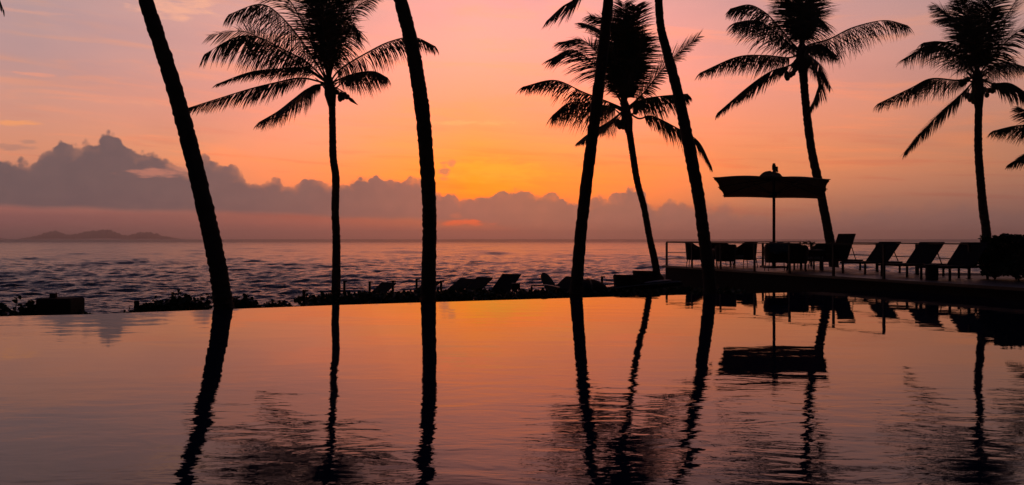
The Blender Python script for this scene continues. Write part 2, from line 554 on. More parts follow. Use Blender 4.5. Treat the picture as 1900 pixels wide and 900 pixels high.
def build_sea():
    rng = np.random.default_rng(11)
    nr, nc = 720, 640
    # distances spaced evenly in viewing angle near the horizon
    h = H - SEA
    ang = np.linspace(math.atan(h / 40.0), math.atan(h / 2200.0), nr - 4)
    D = np.concatenate([h / np.tan(ang), [3500, 5500, 8500, 11800]])
    A = np.radians(np.linspace(-42, 42, nc))
    X = D[:, None] * np.tan(A)[None, :]
    Y = np.repeat(D[:, None], nc, 1)
    Z = np.zeros_like(X)
    cell = np.gradient(D)[:, None] + 0 * X
    for k in range(150):
        small = k < 110
        lam = 10 ** (rng.uniform(math.log10(0.45), math.log10(4.0)) if small else rng.uniform(math.log10(4.0), math.log10(45.0)))
        th = math.radians(-90 + rng.normal(0, 32) + 12)
        amp = (0.0046 * lam ** 0.85 if small else 0.0021 * lam) * rng.uniform(0.5, 1.3)
        kx, ky = math.cos(th) * 2 * math.pi / lam, math.sin(th) * 2 * math.pi / lam
        ph = rng.uniform(0, 6.283)
        fade = np.clip(1.6 - cell / lam * 1.6, 0, 1)
        c = np.sin(X * kx + Y * ky + ph)
        Z += fade * amp * (c + 0.25 * (2 * c * c - 1))
    Z = SEA + Z
    vs = np.stack([X, Y, Z], -1).reshape(-1, 3).astype(np.float32)
    i = np.arange(nr - 1)[:, None] * nc + np.arange(nc - 1)[None, :]
    quads = np.stack([i, i + 1, i + nc + 1, i + nc], -1).reshape(-1, 4)
    me = bpy.data.meshes.new('sea')
    me.vertices.add(len(vs))
    me.vertices.foreach_set('co', vs.ravel())
    me.loops.add(quads.size)
    me.loops.foreach_set('vertex_index', quads.ravel().astype(np.int32))
    me.polygons.add(len(quads))
    me.polygons.foreach_set('loop_start', np.arange(0, quads.size, 4, dtype=np.int32))
    me.polygons.foreach_set('use_smooth', np.ones(len(quads), dtype=bool))
    me.update(calc_edges=True)
    me.materials.append(sea_material())
    o = bpy.data.objects.new('sea', me)
    COL.objects.link(o)
    tag(o, kind='structure')


build_sea()


def build_island(name, prof, D, depth):
    """a far wooded ridge: a height field whose skyline follows the ridge profile"""
    r = np.random.default_rng(5)
    pxs = np.array([p[0] for p in prof], float)
    hs = np.array([(HOR - p[1]) * D / F for p in prof])
    n = 260
    xs = np.linspace(pxs[0], pxs[-1], n)
    hh = np.interp(xs, pxs, hs)
    hh = hh + np.convolve(r.normal(0, 8.0, n), np.ones(3) / 3, 'same') * np.clip(hh / 30, 0, 1)
    rows = 14
    vs = []
    for j in range(rows):
        t = j / (rows - 1)
        k = math.sin(math.pi * (0.02 + 0.96 * t)) ** 0.8
        wig = np.convolve(r.normal(0, 1, n), np.ones(6) / 6, 'same')
        for i in range(n):
            y = D + (t - 0.5) * depth
            vs.append(((xs[i] - 950) * y / F, y, SEA - 3 + (hh[i] + 6) * k * (1 + 0.10 * wig[i] * (abs(t - 0.5) > .08))))
    fs = [(j * n + i, j * n + i + 1, (j + 1) * n + i + 1, (j + 1) * n + i) for j in range(rows - 1) for i in range(n - 1)]
    b = MB()
    b.add(vs, fs)
    tag(b.build(name, M_HILL, smooth=True), kind='structure')


build_island('hills', [(35, 443), (52, 440), (68, 436.5), (80, 432), (94, 428.5), (108, 430), (122, 434), (138, 434.5), (150, 431), (165, 429), (178, 427.5), (196, 426.5), (206, 427), (218, 431.5), (232, 436.5), (246, 435.5), (262, 430), (274, 431), (290, 434), (310, 438.5), (335, 443)], 8000, 1800)
build_island('hills', [(-160, 443), (-110, 436), (-60, 434), (-30, 437), (-8, 440), (12, 443)], 8600, 1200)

# sea air: one thin even volume round the whole place
hm = bpy.data.materials.new('sea_haze')
hm.use_nodes = True
hm.node_tree.nodes.clear()
_o = hm.node_tree.nodes.new('ShaderNodeOutputMaterial')
_v = hm.node_tree.nodes.new('ShaderNodeVolumePrincipled')
_v.inputs['Color'].default_value = (0.9, 0.9, 0.95, 1)
_v.inputs['Density'].default_value = 1.3e-4
_v.inputs['Anisotropy'].default_value = 0.8
hm.node_tree.links.new(_v.outputs[0], _o.inputs['Volume'])
b = MB()
b.box((0, 5900, 44), (25000, 12400, 102))
tag(b.build('haze', hm), kind='stuff')

# deck outline, used by the pool as well
FRONT = [(6.2, 36.4), (10.07, 24.0), (11.45, 19.7), (14.4, 10.5)]


def front_x(y):
    ys = [p[1] for p in FRONT][::-1]
    xs = [p[0] for p in FRONT][::-1]
    return float(np.interp(y, ys, xs))


def pool_material():
    m = bpy.data.materials.new('pool_water')
    m.use_nodes = True
    N = NT(m.node_tree)
    b = m.node_tree.nodes['Principled BSDF']
    b.inputs['Base Color'].default_value = (0.007, 0.013, 0.036, 1)
    b.inputs['IOR'].default_value = 1.175
    b.inputs['Roughness'].default_value = 0.015
    geo = m.node_tree.nodes.new('ShaderNodeNewGeometry')
    sp = m.node_tree.nodes.new('ShaderNodeSeparateXYZ')
    P = geo.outputs['Position']
    m.node_tree.links.new(P, sp.inputs[0])
    x, y, z = sp.outputs
    patch = N.noise(P, 0.16, 2.0, 0.5)
    # breeze reaches the near water first; the far water near the overflow edge is calmer
    calm = N.m('MULTIPLY', N.mr(y, 5.0, 11.0, 1.0, 0.12), N.mr(patch, 0.25, 0.65, 0.55, 1.15))
    calm = N.m('MULTIPLY', calm, N.mr(x, -4.5, -1.2, 0.55, 1.0))
    calm = N.m('MAXIMUM', calm, N.mr(x, -4.0, -7.5, 0.0, 0.34))
    R = N.xyz(N.m('ADD', N.m('MULTIPLY', x, 0.55), N.m('MULTIPLY', y, 0.10)), y, 0.0)
    big = N.noise(R, 1.1, 2.0, 0.45)
    mid = N.noise(R, 2.3, 3.0, 0.5, 0.5)
    fine = N.noise(R, 10.5, 3.0, 0.55, 0.4)
    h = N.m('ADD', N.m('MULTIPLY', N.m('MULTIPLY', big, 0.009), N.m('ADD', calm, 0.32)), N.m('ADD', N.m('MULTIPLY', N.m('MULTIPLY', mid, 0.0095), calm), N.m('MULTIPLY', N.m('MULTIPLY', fine, 0.0013), calm)))
    bp = m.node_tree.nodes.new('ShaderNodeBump')
    bp.inputs['Strength'].default_value = 1.0
    bp.inputs['Distance'].default_value = 1.0
    m.node_tree.links.new(h, bp.inputs['Height'])
    m.node_tree.links.new(bp.outputs[0], b.inputs['Normal'])
    return m


def poly_sheet(name, pts, z, mat):
    b = MB()
    b.add([(p[0], p[1], z) for p in pts], [tuple(range(len(pts)))])
    o = b.build(name, mat)
    if o.data.polygons[0].normal.z < 0:
        o.data.flip_normals()
    return tag(o, kind='structure')


poly_sheet('pool_water', [(-22, -1.2), (16, -1.2), (16, 8)] + [(front_x(q) + 0.05, q) for q in (10.5, 15, 19.7, 22, 23.6)] + EDGE[::-1], 0.0, pool_material())
# overflow lip and outer wall along the far edge
b = MB()
pts = EDGE
for (x0, y0), (x1, y1) in zip(pts[:-1], pts[1:]):
    d = Vector((x1 - x0, y1 - y0, 0)).normalized()
    n = Vector((-d.y, d.x, 0)) * 0.22
    z0, z1 = -0.006, -1.8
    vs = [(x0, y0, z0), (x1, y1, z0), (x1 + n.x, y1 + n.y, z0 - 0.02), (x0 + n.x, y0 + n.y, z0 - 0.02), (x0 + n.x, y0 + n.y, z1), (x1 + n.x, y1 + n.y, z1), (x0, y0, z1), (x1, y1, z1)]
    b.add(vs, [(0, 1, 2, 3), (3, 2, 5, 4), (0, 6, 7, 1)])
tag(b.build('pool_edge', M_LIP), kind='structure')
# paved deck behind the viewer
b = MB()
b.box((-3, -6.2, -0.4), (40, 10, 0.92))
tag(b.build('pool_deck', M_PAVE, bevel=0.02), kind='structure')
# light paved path beyond the edge
b = MB()
vs = []
for i in range(9):
    X = -7.9 + i * 0.42
    for dy in (0.0, 1.5):
        yy = 24.2 + i * 0.15 + dy
        vs.append((X, yy, 0.02 * math.sin(i * 2.1) - 0.62))
b.add(vs, [(2 * i, 2 * i + 2, 2 * i + 3, 2 * i + 1) for i in range(8)])
lo = [(v[0], v[1], -1.6) for v in vs]
o0 = len(b.v)
b.add(lo, [])
b.f += [(2 * i, 2 * i + o0, 2 * i + 2 + o0, 2 * i + 2) for i in range(8)]
tag(b.build('path', M_PAVE), kind='structure')

# ------------------------------------------------------------------ timber deck and railings
DZ = 0.28
deck = empty('timber_deck', (9.5, 30, 0), 'raised wooden deck along the right side of the pool', 'deck')
outline = [(6.2, 36.4), (12.4, 36.6), (12.6, 30), (12.72, 26.4), (17.5, 26.4), (17.5, 10.5), (14.4, 10.5), (11.45, 19.7), (10.07, 24.0)]


def local(pts, off):
    return [(p[0] - off[0], p[1] - off[1]) for p in pts]


def clip_band(poly, x0, x1):
    """cut a polygon to a strip x0..x1"""
    def cut(ps, keep, xc):
        out = []
        for a, c in zip(ps, ps[1:] + ps[:1]):
            ka, kc = keep(a[0]), keep(c[0])
            if ka:
                out.append(a)
            if ka != kc:
                t = (xc - a[0]) / (c[0] - a[0])
                out.append((xc, a[1] + t * (c[1] - a[1])))
        return out
    ps = cut(list(poly), lambda v: v >= x0, x0)
    return cut(ps, lambda v: v <= x1, x1) if len(ps) > 2 else []


b = MB()
xx = 6.0
while xx < 17.6:                                     # planks run away from the viewer
    ps = clip_band(outline, xx + 0.004, xx + 0.136)
    if len(ps) > 2:
        n = len(ps)
        top = [(p[0] - 9.5, p[1] - 30, DZ) for p in ps]
        low = [(p[0] - 9.5, p[1] - 30, DZ - 0.03) for p in ps]
        b.add(top + low, [tuple(range(n - 1, -1, -1)), tuple(range(n, 2 * n))] + [(i, (i + 1) % n, (i + 1) % n + n, i + n) for i in range(n)])
    xx += 0.14
b.build('deck_boards', M_DECK, deck)
b = MB()
ps = [(p[0] - 9.5, p[1] - 30) for p in outline]
cx = sum(p[0] for p in ps) / len(ps)
cy = sum(p[1] for p in ps) / len(ps)
ins = [(p[0] + (cx - p[0]) * 0.012, p[1] + (cy - p[1]) * 0.012) for p in ps]
n = len(ins)
b.add([(p[0], p[1], DZ - 0.036) for p in ins] + [(p[0], p[1], -1.9) for p in ins], [tuple(range(n))[::-1]] + [(i, (i + 1) % n, (i + 1) % n + n, i + n) for i in range(n)])
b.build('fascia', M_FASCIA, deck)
b = MB()
fl = [(6.2, 36.4), (10.07, 24.0), (11.45, 19.7), (14.4, 10.5)]
for p, q in zip(fl[:-1], fl[1:]):
    d = (Vector(q) - Vector(p)).normalized()
    nn = Vector((d.y, -d.x)) * 0.03
    if nn.x > 0:
        nn = -nn
    b.bar((p[0] + nn.x - 9.5, p[1] + nn.y - 30, DZ - 0.03), (q[0] + nn.x - 9.5, q[1] + nn.y - 30, DZ - 0.03), 0.05, 0.075)
b.build('edge_board', M_DECK, deck)


def railing(name, posts, label, rails, z0=DZ, hgt=0.96, extra_end=None):
    r = empty(name, (posts[0][0], posts[0][1], z0), label, 'railing')
    ox, oy = posts[0]
    for (x, y) in posts:
        b = MB()
        b.box((x - ox, y - oy, hgt / 2 - 0.012), (0.085, 0.05, hgt - 0.024), rz=math.atan2(posts[1][1] - oy, posts[1][0] - ox))
        b.box((x - ox, y - oy, 0.006), (0.14, 0.11, 0.012))
        b.build('post', M_METAL, r, bevel=0.004)
    run = posts + ([extra_end] if extra_end else [])
    for zr, th in rails:
        b = MB()
        for p, q in zip(run[:-1], run[1:]):
            b.bar((p[0] - ox, p[1] - oy, zr), (q[0] - ox, q[1] - oy, zr), 0.06 if zr > .9 else 0.03, th)
        b.build('top_rail' if zr > 0.9 else 'lower_rail', M_METAL, r)
    return r


def on_front(y, inset=0.10):
    return (front_x(y) + inset, y)


fy = [1.1 * F / d for d in (50, 54, 57, 60.5, 65, 69.5, 75.5)]
fpx = [1237, 1284, 1337, 1400, 1465, 1546.5, 1640]
fposts = [((p - 950) * y / F, y) for p, y in zip(fpx, fy)]
railing('deck_railing', fposts, 'pool side railing of slim posts with one thin top bar', [(0.95, 0.028)])
bp_ = [(6.33, 36.28), (8.2, 36.35), (10.3, 36.4), (12.3, 36.45), (12.38, 33.2), (12.42, 30.2), (12.5, 27.4), (12.58, 24.4)]
railing('deck_railing', [bp_[0], bp_[1], bp_[2], bp_[3]], 'seaward railing with three bars across the far end of the deck', [(0.97, 0.035), (0.53, 0.026), (0.28, 0.026)])
railing('deck_railing', bp_[3:][::1][1:], 'sea side railing with three bars behind the sun loungers', [(0.955, 0.035), (0.53, 0.026), (0.28, 0.026)])

# ------------------------------------------------------------------ palms


def curve_pts(ctrl, n):
    """Catmull-Rom through the control points"""
    c = [Vector(p) for p in ctrl]
    c = [c[0] * 2 - c[1]] + c + [c[-1] * 2 - c[-2]]
    out = []
    m = len(c) - 3
    for i in range(n):
        t = i / (n - 1) * m
        k = min(int(t), m - 1)
        u = t - k
        p0, p1, p2, p3 = c[k:k + 4]
        out.append(0.5 * ((2 * p1) + (p2 - p0) * u + (2 * p0 - 5 * p1 + 4 * p2 - p3) * u * u + (3 * p1 - p0 - 3 * p2 + p3) * u ** 3))
    return out


def frond_mesh(ctrl, seed, leaf_len, roll=0.0, droop=0.8, wind=(-0.25, 0, 0), n_leaf=78, width=0.05, bare=0.16, spread=0.9, curl=0.5):
    """rachis plus two rows of narrow folded leaflets"""
    r = random.Random(seed)
    b = MB()
    P = curve_pts(ctrl, 30)
    L = sum((P[i + 1] - P[i]).length for i in range(len(P) - 1))
    b.tube(P, [0.045 * (1 - i / 29.0) ** 0.7 + 0.008 for i in range(30)], 5)
    up = Vector((0, 0, 1))
    W = Vector(wind)
    gap = 0
    for k in range(n_leaf):
        t = bare + (1 - bare) * (k + 0.5) / n_leaf
        if gap > 0:
            gap -= 1
            if r.random() < 0.7:
                continue
        elif r.random() < 0.04:
            gap = r.randint(1, 4)
        fi = t * 29
        i = min(int(fi), 28)
        p = P[i].lerp(P[i + 1], fi - i)
        T = (P[min(i + 2, 29)] - P[max(i - 1, 0)]).normalized()
        S = T.cross(up)
        if S.length < 0.15:
            S = T.cross(Vector((0, 1, 0)))
        S.normalize()
        Nn = S.cross(T).normalized()
        q = (t - bare) / (1 - bare)
        prof = min(1.0, 0.45 + 2.2 * q) * (1 - 0.62 * max(0, (q - 0.45) / 0.55) ** 1.4)
        for sgn in (-1, 1):
            rr = roll + r.uniform(-0.16, 0.16)
            side = (S * math.cos(rr) + Nn * math.sin(rr)) * sgn
            ll = leaf_len * 1.32 * prof * r.uniform(0.68, 1.14)
            fwd = 0.42 + 0.6 * q
            dr = droop * r.uniform(0.75, 1.25)
            d = (T * fwd + side * spread + Nn * 0.12 - up * dr * 0.85).normalized()
            w = width * r.uniform(0.8, 1.2) * (0.75 + 0.25 * prof)
            pts = [p]
            cur = d.copy()
            seg = ll / 4
            for s_ in range(4):
                cur = (cur + (-up * dr + W * 0.9) * (0.12 + curl * 0.14 * s_)).normalized()
                pts.append(pts[-1] + cur * seg)
            ax = (T - cur * T.dot(cur))
            ax = ax.normalized() if ax.length > 0.05 else S
            ws = [w * 0.55, w, w * 0.9, w * 0.62, w * 0.08]
            vs = []
            for pp, ww in zip(pts, ws):
                vs.append(pp - ax * ww / 2)
                vs.append(pp + ax * ww / 2)
            b.add(vs, [(2 * a, 2 * a + 1, 2 * a + 3, 2 * a + 2) for a in range(4)])
    return b


def trunk_mesh(path, seed, ring=0.11):
    """path: list of (Vector, radius); ring scars make the outline uneven"""
    r = random.Random(seed)
    C = [p for p, _ in path]
    R = [q for _, q in path]
    L = sum((C[i + 1] - C[i]).length for i in range(len(C) - 1))
    n = max(30, int(L / (ring / 2)))
    P = curve_pts(C, n)
    xs = np.linspace(0, 1, len(R))
    rad = np.interp(np.linspace(0, 1, n), xs, R)
    rr = []
    for i in range(n):
        k = r.choice((1.05, 1.0, 0.96, 1.02))
        rr.append(rad[i] * (k + r.uniform(-0.03, 0.03)))
    P = [p + Vector((r.uniform(-1, 1), r.uniform(-1, 1), 0)) * rad[min(i, n - 1)] * 0.035 for i, p in enumerate(P)]
    b = MB()
    b.tube(P, rr, 14)
    return b


def palm(name, D, trunk, crown, fronds, label, nuts=(), leaf_len=1.2, seed=1, extra=8, group='coconut palms round the pool', wind=(-0.22, 0, 0), extra_up=True, width=0.044, extra_len=4.2, spathe=None, nleaf=116):
    """trunk: (px, py, half width px) from the ground up; fronds: pixel paths read at this distance, each with its own lean toward or away from the viewer"""
    r = random.Random(seed)
    base = at(trunk[0][0], trunk[0][1], D)
    gz = min(base.z, ground_z(base.x, D) - 0.05)
    root = empty(name, (base.x, D, gz), label, 'palm tree', group)
    off = root.location.copy()
    path = []
    pts = list(trunk)
    if base.z > gz + 0.05:
        dx = (trunk[0][0] - trunk[1][0]) / max(1, (trunk[0][1] - trunk[1][1]))
        py = HOR + (H - gz) * F / D
        pts = [(trunk[0][0] + dx * (py - trunk[0][1]) * 0.4, py, trunk[0][2] * 1.15)] + pts
    for i, (px, py, hw) in enumerate(pts):
        k = i / (len(pts) - 1)
        path.append((at(px, py, D) - off, hw * D / F))
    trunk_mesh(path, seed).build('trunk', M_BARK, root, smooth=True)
    cc = at(crown[0], crown[1], D) - off
    top = path[-1][0]
    # crown shaft: sheathing leaf bases
    b = MB()
    b.tube([top - Vector((0, 0, 0.15)), top.lerp(cc, 0.5), cc + Vector((0, 0, 0.25)), cc + Vector((0, 0, 0.7))], [path[-1][1] * 1.05, path[-1][1] * 1.7, path[-1][1] * 1.25, 0.03], 10)
    for k in range(7):
        a = k * 2.4
        d = Vector((math.cos(a), math.sin(a), 0.5))
        s = cc + Vector((0, 0, -0.35 + 0.06 * k))
        b.tube([s, s + d * 0.35, s + d * 0.7 + Vector((0, 0, 0.12))], [0.07, 0.05, 0.02], 5)
    b.build('crown_shaft', M_BARK, root, smooth=True)
    for k, f in enumerate(fronds):
        ps, opt = f[0], (f[1] if len(f) > 1 else {})
        dep = opt.get('dep', r.uniform(-1.8, 1.8))
        ctrl = [cc + Vector((0, 0, 0.05))]
        m = len(ps)
        for i, (px, py) in enumerate(ps):
            d = dep * ((i + 1) / m)
            ctrl.append(at(px, py, D + d) - off)
        fm = frond_mesh(ctrl, seed * 100 + k, opt.get('len', leaf_len), opt.get('roll', 0.2), opt.get('droop', 0.8), opt.get('wind', wind), opt.get('n', nleaf), width, opt.get('bare', 0.16), opt.get('spread', 0.55))
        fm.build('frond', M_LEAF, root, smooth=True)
    for k in range(extra):
        # fronds that rise towards or away from the viewer
        a = (k + 0.5 * r.random()) * 2 * math.pi / max(1, extra) + 0.4
        e = r.uniform(0.75, 1.25) if extra_up else r.uniform(0.3, 0.9)
        l_ = extra_len * r.uniform(0.8, 1.05)
        hd = Vector((math.cos(a) * 0.30 - 0.06, math.sin(a) * 0.8, 0))
        p1 = cc + hd * l_ * 0.14 + Vector((0, 0, l_ * 0.38))
        p2 = cc + hd * l_ * 0.34 + Vector((0, 0, l_ * 0.74 * (0.75 + 0.25 * e)))
        p3 = cc + hd * l_ * r.uniform(0.5, 0.85) + Vector((-0.2, 0, l_ * r.uniform(0.72, 1.0)))
        fm = frond_mesh([cc, p1, p2, p3], seed * 100 + 50 + k, leaf_len * 0.95, r.uniform(-0.4, 0.4), 0.35, wind, nleaf, width, 0.12, 0.9)
        fm.build('frond', M_LEAF, root, smooth=True)
    for k, (px, py) in enumerate(nuts):
        b = MB()
        p = at(px, py, D + r.uniform(-0.35, 0.35)) - off
        b.ball(p, 0.125 * r.uniform(0.85, 1.15), 10, 7, (1, 1, 1.2))
        b.tube([p + Vector((0, 0, 0.1)), p.lerp(cc, 0.5) + Vector((0, 0, 0.12)), cc], [0.012, 0.02, 0.03], 4)
        b.build('coconut', M_NUT, root, smooth=True)
    if spathe:
        b = MB()
        p, q = at(spathe[0], spathe[1], D) - off, at(spathe[2], spathe[3], D - 0.3) - off
        b.tube([p, p.lerp(q, 0.4), q], [0.05, 0.10, 0.01], 7)
        b.build('flower_spathe', M_NUT, root, smooth=True)
    return root


def nuts_at(spots, seed, sp=7):
    r = random.Random(seed)
    out = []
    for (x, y, n) in spots:
        for i in range(n):
            out.append((x + r.uniform(-sp, sp), y + r.uniform(-sp * .8, sp * .8)))
    return out


U = dict(droop=0.35, roll=0.25, spread=1.0)     # upright fronds
palm('coconut_palm', 46, [(623, 552, 9), (624, 500, 8), (624, 440, 7.2), (622, 390, 7), (623, 330, 7), (618, 290, 6.8), (617, 240, 6.4), (616, 192, 6.4)], (610, 158),
     [([(570, 116), (522, 90), (479, 69), (435, 70), (379, 101)], dict(dep=-2, roll=0.3, droop=1.2, len=1.6, spread=0.5)),
      ([(560, 122), (500, 82), (450, 58), (388, 66)], dict(dep=1.5, roll=0.9, droop=0.4, len=1.2, spread=0.9)),
      ([(570, 128), (522, 128), (464, 134), (402, 156)], dict(dep=1.0, len=0.75, droop=0.6)),
      ([(560, 145), (510, 154), (464, 165), (405, 183), (347, 201)], dict(dep=-1.5, len=0.95, droop=1.0)),
      ([(575, 163), (545, 184), (515, 207), (480, 227)], dict(dep=2.0, len=1.1, droop=0.8)),
      ([(580, 160), (562, 178), (560, 200)], dict(dep=-3.0, len=0.9, droop=0.8)),
      ([(632, 128), (681, 98), (724, 77), (768, 69), (808, 86)], dict(dep=1.5, len=1.1, droop=1.1, wind=(-0.05, 0, 0))),
      ([(640, 143), (667, 135), (695, 133), (719, 144)], dict(dep=-2.5, len=1.0, droop=1.1, wind=(0, 0, 0))),
      ([(570, 90), (522, 31), (482, 8), (424, 27)], dict(dep=1.0, roll=0.4, droop=1.1, len=1.5)),
      ([(585, 95), (560, 40), (530, -5), (470, -20)], dict(dep=-1.0, roll=0.6, droop=0.5, len=1.4)),
      ([(598, 95), (585, 30), (565, -40), (530, -80)], dict(dep=1.5, droop=0.4, roll=0.7, len=1.4)),
      ([(604, 95), (600, 20), (590, -60), (570, -110)], dict(dep=-1.5, droop=0.4, roll=0.8, len=1.4)),
      ([(612, 95), (618, 20), (622, -60), (640, -115)], dict(dep=1.2, droop=0.4, roll=0.8, len=1.3)),
      ([(622, 105), (638, 58), (660, 15), (697, -8)], dict(dep=1.0, droop=0.45, roll=0.6, len=1.1)),
      ([(618, 110), (640, 70), (655, 45), (668, 70)], dict(dep=-2.5, droop=0.8, roll=0.5, len=1.1)),
      ],
     'slim palm at the left with a full wind blown crown', nuts_at([(638, 180, 7), (645, 152, 4), (628, 176, 4)], 3), seed=21, extra=8, extra_len=7.4, spathe=(645, 180, 664, 195), leaf_len=1.35)
palm('coconut_palm', 44, [(1219, 512, 7), (1214, 480, 6.5), (1205, 440, 6), (1195, 385, 6), (1182, 335, 6), (1174, 285, 6), (1167, 240, 6.5)], (1160, 205),
     [([(1130, 190), (1082, 171), (1029, 149), (970, 161)], dict(dep=-1.5, len=1.0, droop=0.9)),
      ([(1130, 198), (1100, 193), (1057, 191), (1025, 214)], dict(dep=-3, len=1.25, droop=1.1)),
      ([(1130, 150), (1100, 117), (1064, 94), (1024, 108)], dict(dep=1.0, roll=0.6, droop=0.5, len=1.35)),
      ([(1138, 140), (1110, 100), (1080, 75), (1040, 78)], dict(dep=2.0, roll=0.6, droop=0.4, len=1.2)),
      ([(1143, 120), (1118, 62), (1086, 44)], dict(dep=-2, roll=0.5, droop=0.4, len=1.0)),
      ([(1152, 140), (1148, 80), (1140, 20)], dict(dep=2, **U)),
      ([(1158, 140), (1157, 70), (1157, 5)], dict(dep=-1.5, **U)),
      ([(1164, 140), (1170, 80), (1180, 25)], dict(dep=1.5, **U)),
      ([(1168, 150), (1182, 105), (1200, 65)], dict(dep=-2, **U)),
      ([(1187, 180), (1210, 153), (1246, 110), (1296, 68)], dict(dep=1.0, roll=0.8, droop=0.25, len=0.95)),
      ([(1190, 186), (1224, 179), (1276, 174)], dict(dep=-2.0, len=1.0, droop=1.1, wind=(0, 0, 0))),
      ([(1185, 220), (1210, 216), (1260, 240), (1296, 263), (1319, 306)], dict(dep=-1.0, len=0.95, droop=1.0, bare=0.3, wind=(0, 0, 0))),
      ([(1130, 226), (1093, 248), (1072, 264)], dict(dep=2.0, len=0.6, droop=0.7)),
      ([(1138, 222), (1125, 232), (1112, 240)], dict(dep=-4.0, len=0.7, droop=0.8)),
      ], 'slim palm between the two leaning trunks, bunch of coconuts below its crown', nuts_at([(1153, 230, 11), (1186, 203, 4)], 5), seed=31, extra=5, extra_len=5.4, leaf_len=1.15, wind=(-0.1, 0, 0))
palm('coconut_palm', 46, [(1545, 470, 8.5), (1540, 447, 8.5), (1530, 395, 8), (1519, 340, 8), (1506, 280, 7.5), (1498, 220, 7.2), (1493, 170, 7.2), (1490, 130, 7.5)], (1488, 98),
     [([(1465, 107), (1419, 103), (1367, 106), (1299, 135)], dict(dep=-1.5, len=1.0, droop=1.0, bare=0.25)),
      ([(1468, 120), (1430, 133), (1390, 160), (1332, 209)], dict(dep=1.0, len=0.95, droop=0.9, bare=0.28)),
      ([(1470, 80), (1442, 46), (1419, 23), (1390, 9), (1355, 16)], dict(dep=1.5, len=1.2, droop=0.9, roll=0.3)),
      ([(1468, 85), (1424, 48), (1396, 38), (1364, 42)], dict(dep=-2.0, len=1.3, droop=0.8, roll=0.4)),
      ([(1480, 50), (1472, 10), (1440, -10)], dict(dep=1.5, **U)),
      ([(1486, 45), (1484, 0), (1478, -40)], dict(dep=-1.5, **U)),
      ([(1494, 45), (1502, 5), (1522, -20)], dict(dep=2.0, **U)),
      ([(1497, 60), (1512, 30), (1530, 45)], dict(dep=-3.0, droop=0.7, roll=0.4)),
      ([(1500, 84), (1540, 72), (1583, 51), (1641, 38), (1684, 47)], dict(dep=0.8, len=1.25, droop=1.1, wind=(0, 0, 0))),
      ([(1505, 86), (1526, 84), (1552, 102)], dict(dep=-3.0, len=0.9, droop=1.0, wind=(0, 0, 0))),
      ([(1502, 104), (1520, 121), (1541, 162)], dict(dep=2.5, len=0.8, droop=0.8, wind=(0, 0, 0))),
      ([(1505, 112), (1523, 158), (1502, 203)], dict(dep=-1.5, len=0.8, droop=0.6, wind=(0, 0, 0))),
      ], 'palm leaning behind the square parasol', nuts_at([(1465, 139, 7), (1478, 124, 5)], 8), seed=41, extra=3, extra_len=5.2, leaf_len=1.2, wind=(-0.08, 0, 0))
palm('coconut_palm', 48, [(1832, 500, 9), (1830, 432, 8), (1824, 385, 7.5), (1819, 330, 7), (1815, 270, 6.8), (1816, 195, 6.4)], (1813, 145),
     [([(1778, 149), (1728, 146), (1689, 164), (1628, 193)], dict(dep=-1.5, len=1.1, droop=1.0)),
      ([(1788, 171), (1753, 203), (1714, 242), (1678, 284)], dict(dep=1.0, len=0.9, droop=0.4, roll=0.6)),
      ([(1795, 122), (1760, 92), (1724, 86), (1680, 108)], dict(dep=-2.0, len=1.35, droop=0.7, roll=0.7)),
      ([(1798, 118), (1778, 86), (1742, 77), (1714, 79)], dict(dep=2.0, len=1.0, droop=0.8, roll=0.3)),
      ([(1803, 100), (1785, 54), (1760, 28), (1736, 10)], dict(dep=1.0, len=1.0, droop=0.4, roll=0.8)),
      ([(1808, 100), (1796, 45), (1784, 0)], dict(dep=-1.5, **U)),
      ([(1813, 100), (1816, 40), (1822, -20)], dict(dep=1.5, **U)),
      ([(1817, 100), (1832, 45), (1852, -10)], dict(dep=-2.0, **U)),
      ([(1822, 105), (1852, 55), (1890, -5)], dict(dep=1.0, **U)),
      ([(1830, 120), (1850, 95), (1884, 62), (1918, 45)], dict(dep=-1.5, len=1.1, droop=0.5, roll=0.6, wind=(0, 0, 0))),
      ([(1832, 128), (1866, 116), (1916, 128)], dict(dep=2.0, len=1.0, droop=1.0, wind=(0, 0, 0))),
      ([(1842, 155), (1877, 156), (1922, 186)], dict(dep=-1.0, len=1.0, droop=1.0, wind=(0, 0, 0), bare=0.3)),
      ], 'palm rising behind the clipped hedge at the right', nuts_at([(1790, 152, 5), (1800, 180, 9), (1846, 164, 6), (1830, 172, 5), (1812, 188, 5)], 9), seed=51, extra=3, extra_len=5.0, leaf_len=1.2, wind=(0, 0, 0))
palm('coconut_palm', 46, [(1985, 480, 8), (1978, 400, 7), (1972, 300, 7)], (1970, 262),
     [([(1930, 236), (1890, 233), (1842, 243)], dict(dep=-1.0, len=0.9, droop=0.9)),
      ([(1945, 276), (1910, 284), (1874, 304)], dict(dep=1.0, len=0.8, droop=0.6, roll=0.6)),
      ([(1948, 236), (1920, 214), (1892, 200)], dict(dep=1.5, len=0.9, droop=0.5, roll=0.6)),
      ([(1975, 220), (1985, 170), (2010, 130)], dict(dep=1.5, **U)),
      ([(1965, 220), (1958, 170), (1950, 130)], dict(dep=-1.5, **U)),
      ([(2000, 250), (2060, 235), (2130, 260)], dict(dep=1.0)),
      ([(1998, 236), (2040, 200), (2100, 195)], dict(dep=-1.5)),
      ], 'palm beyond the right border, only its frond tips in sight', seed=61, extra=5, extra_len=4.0, leaf_len=1.1, wind=(0, 0, 0))

# foreground palms: trunks cross the frame, crowns stand above it
big = 'tall near palms whose crowns rise above the picture'


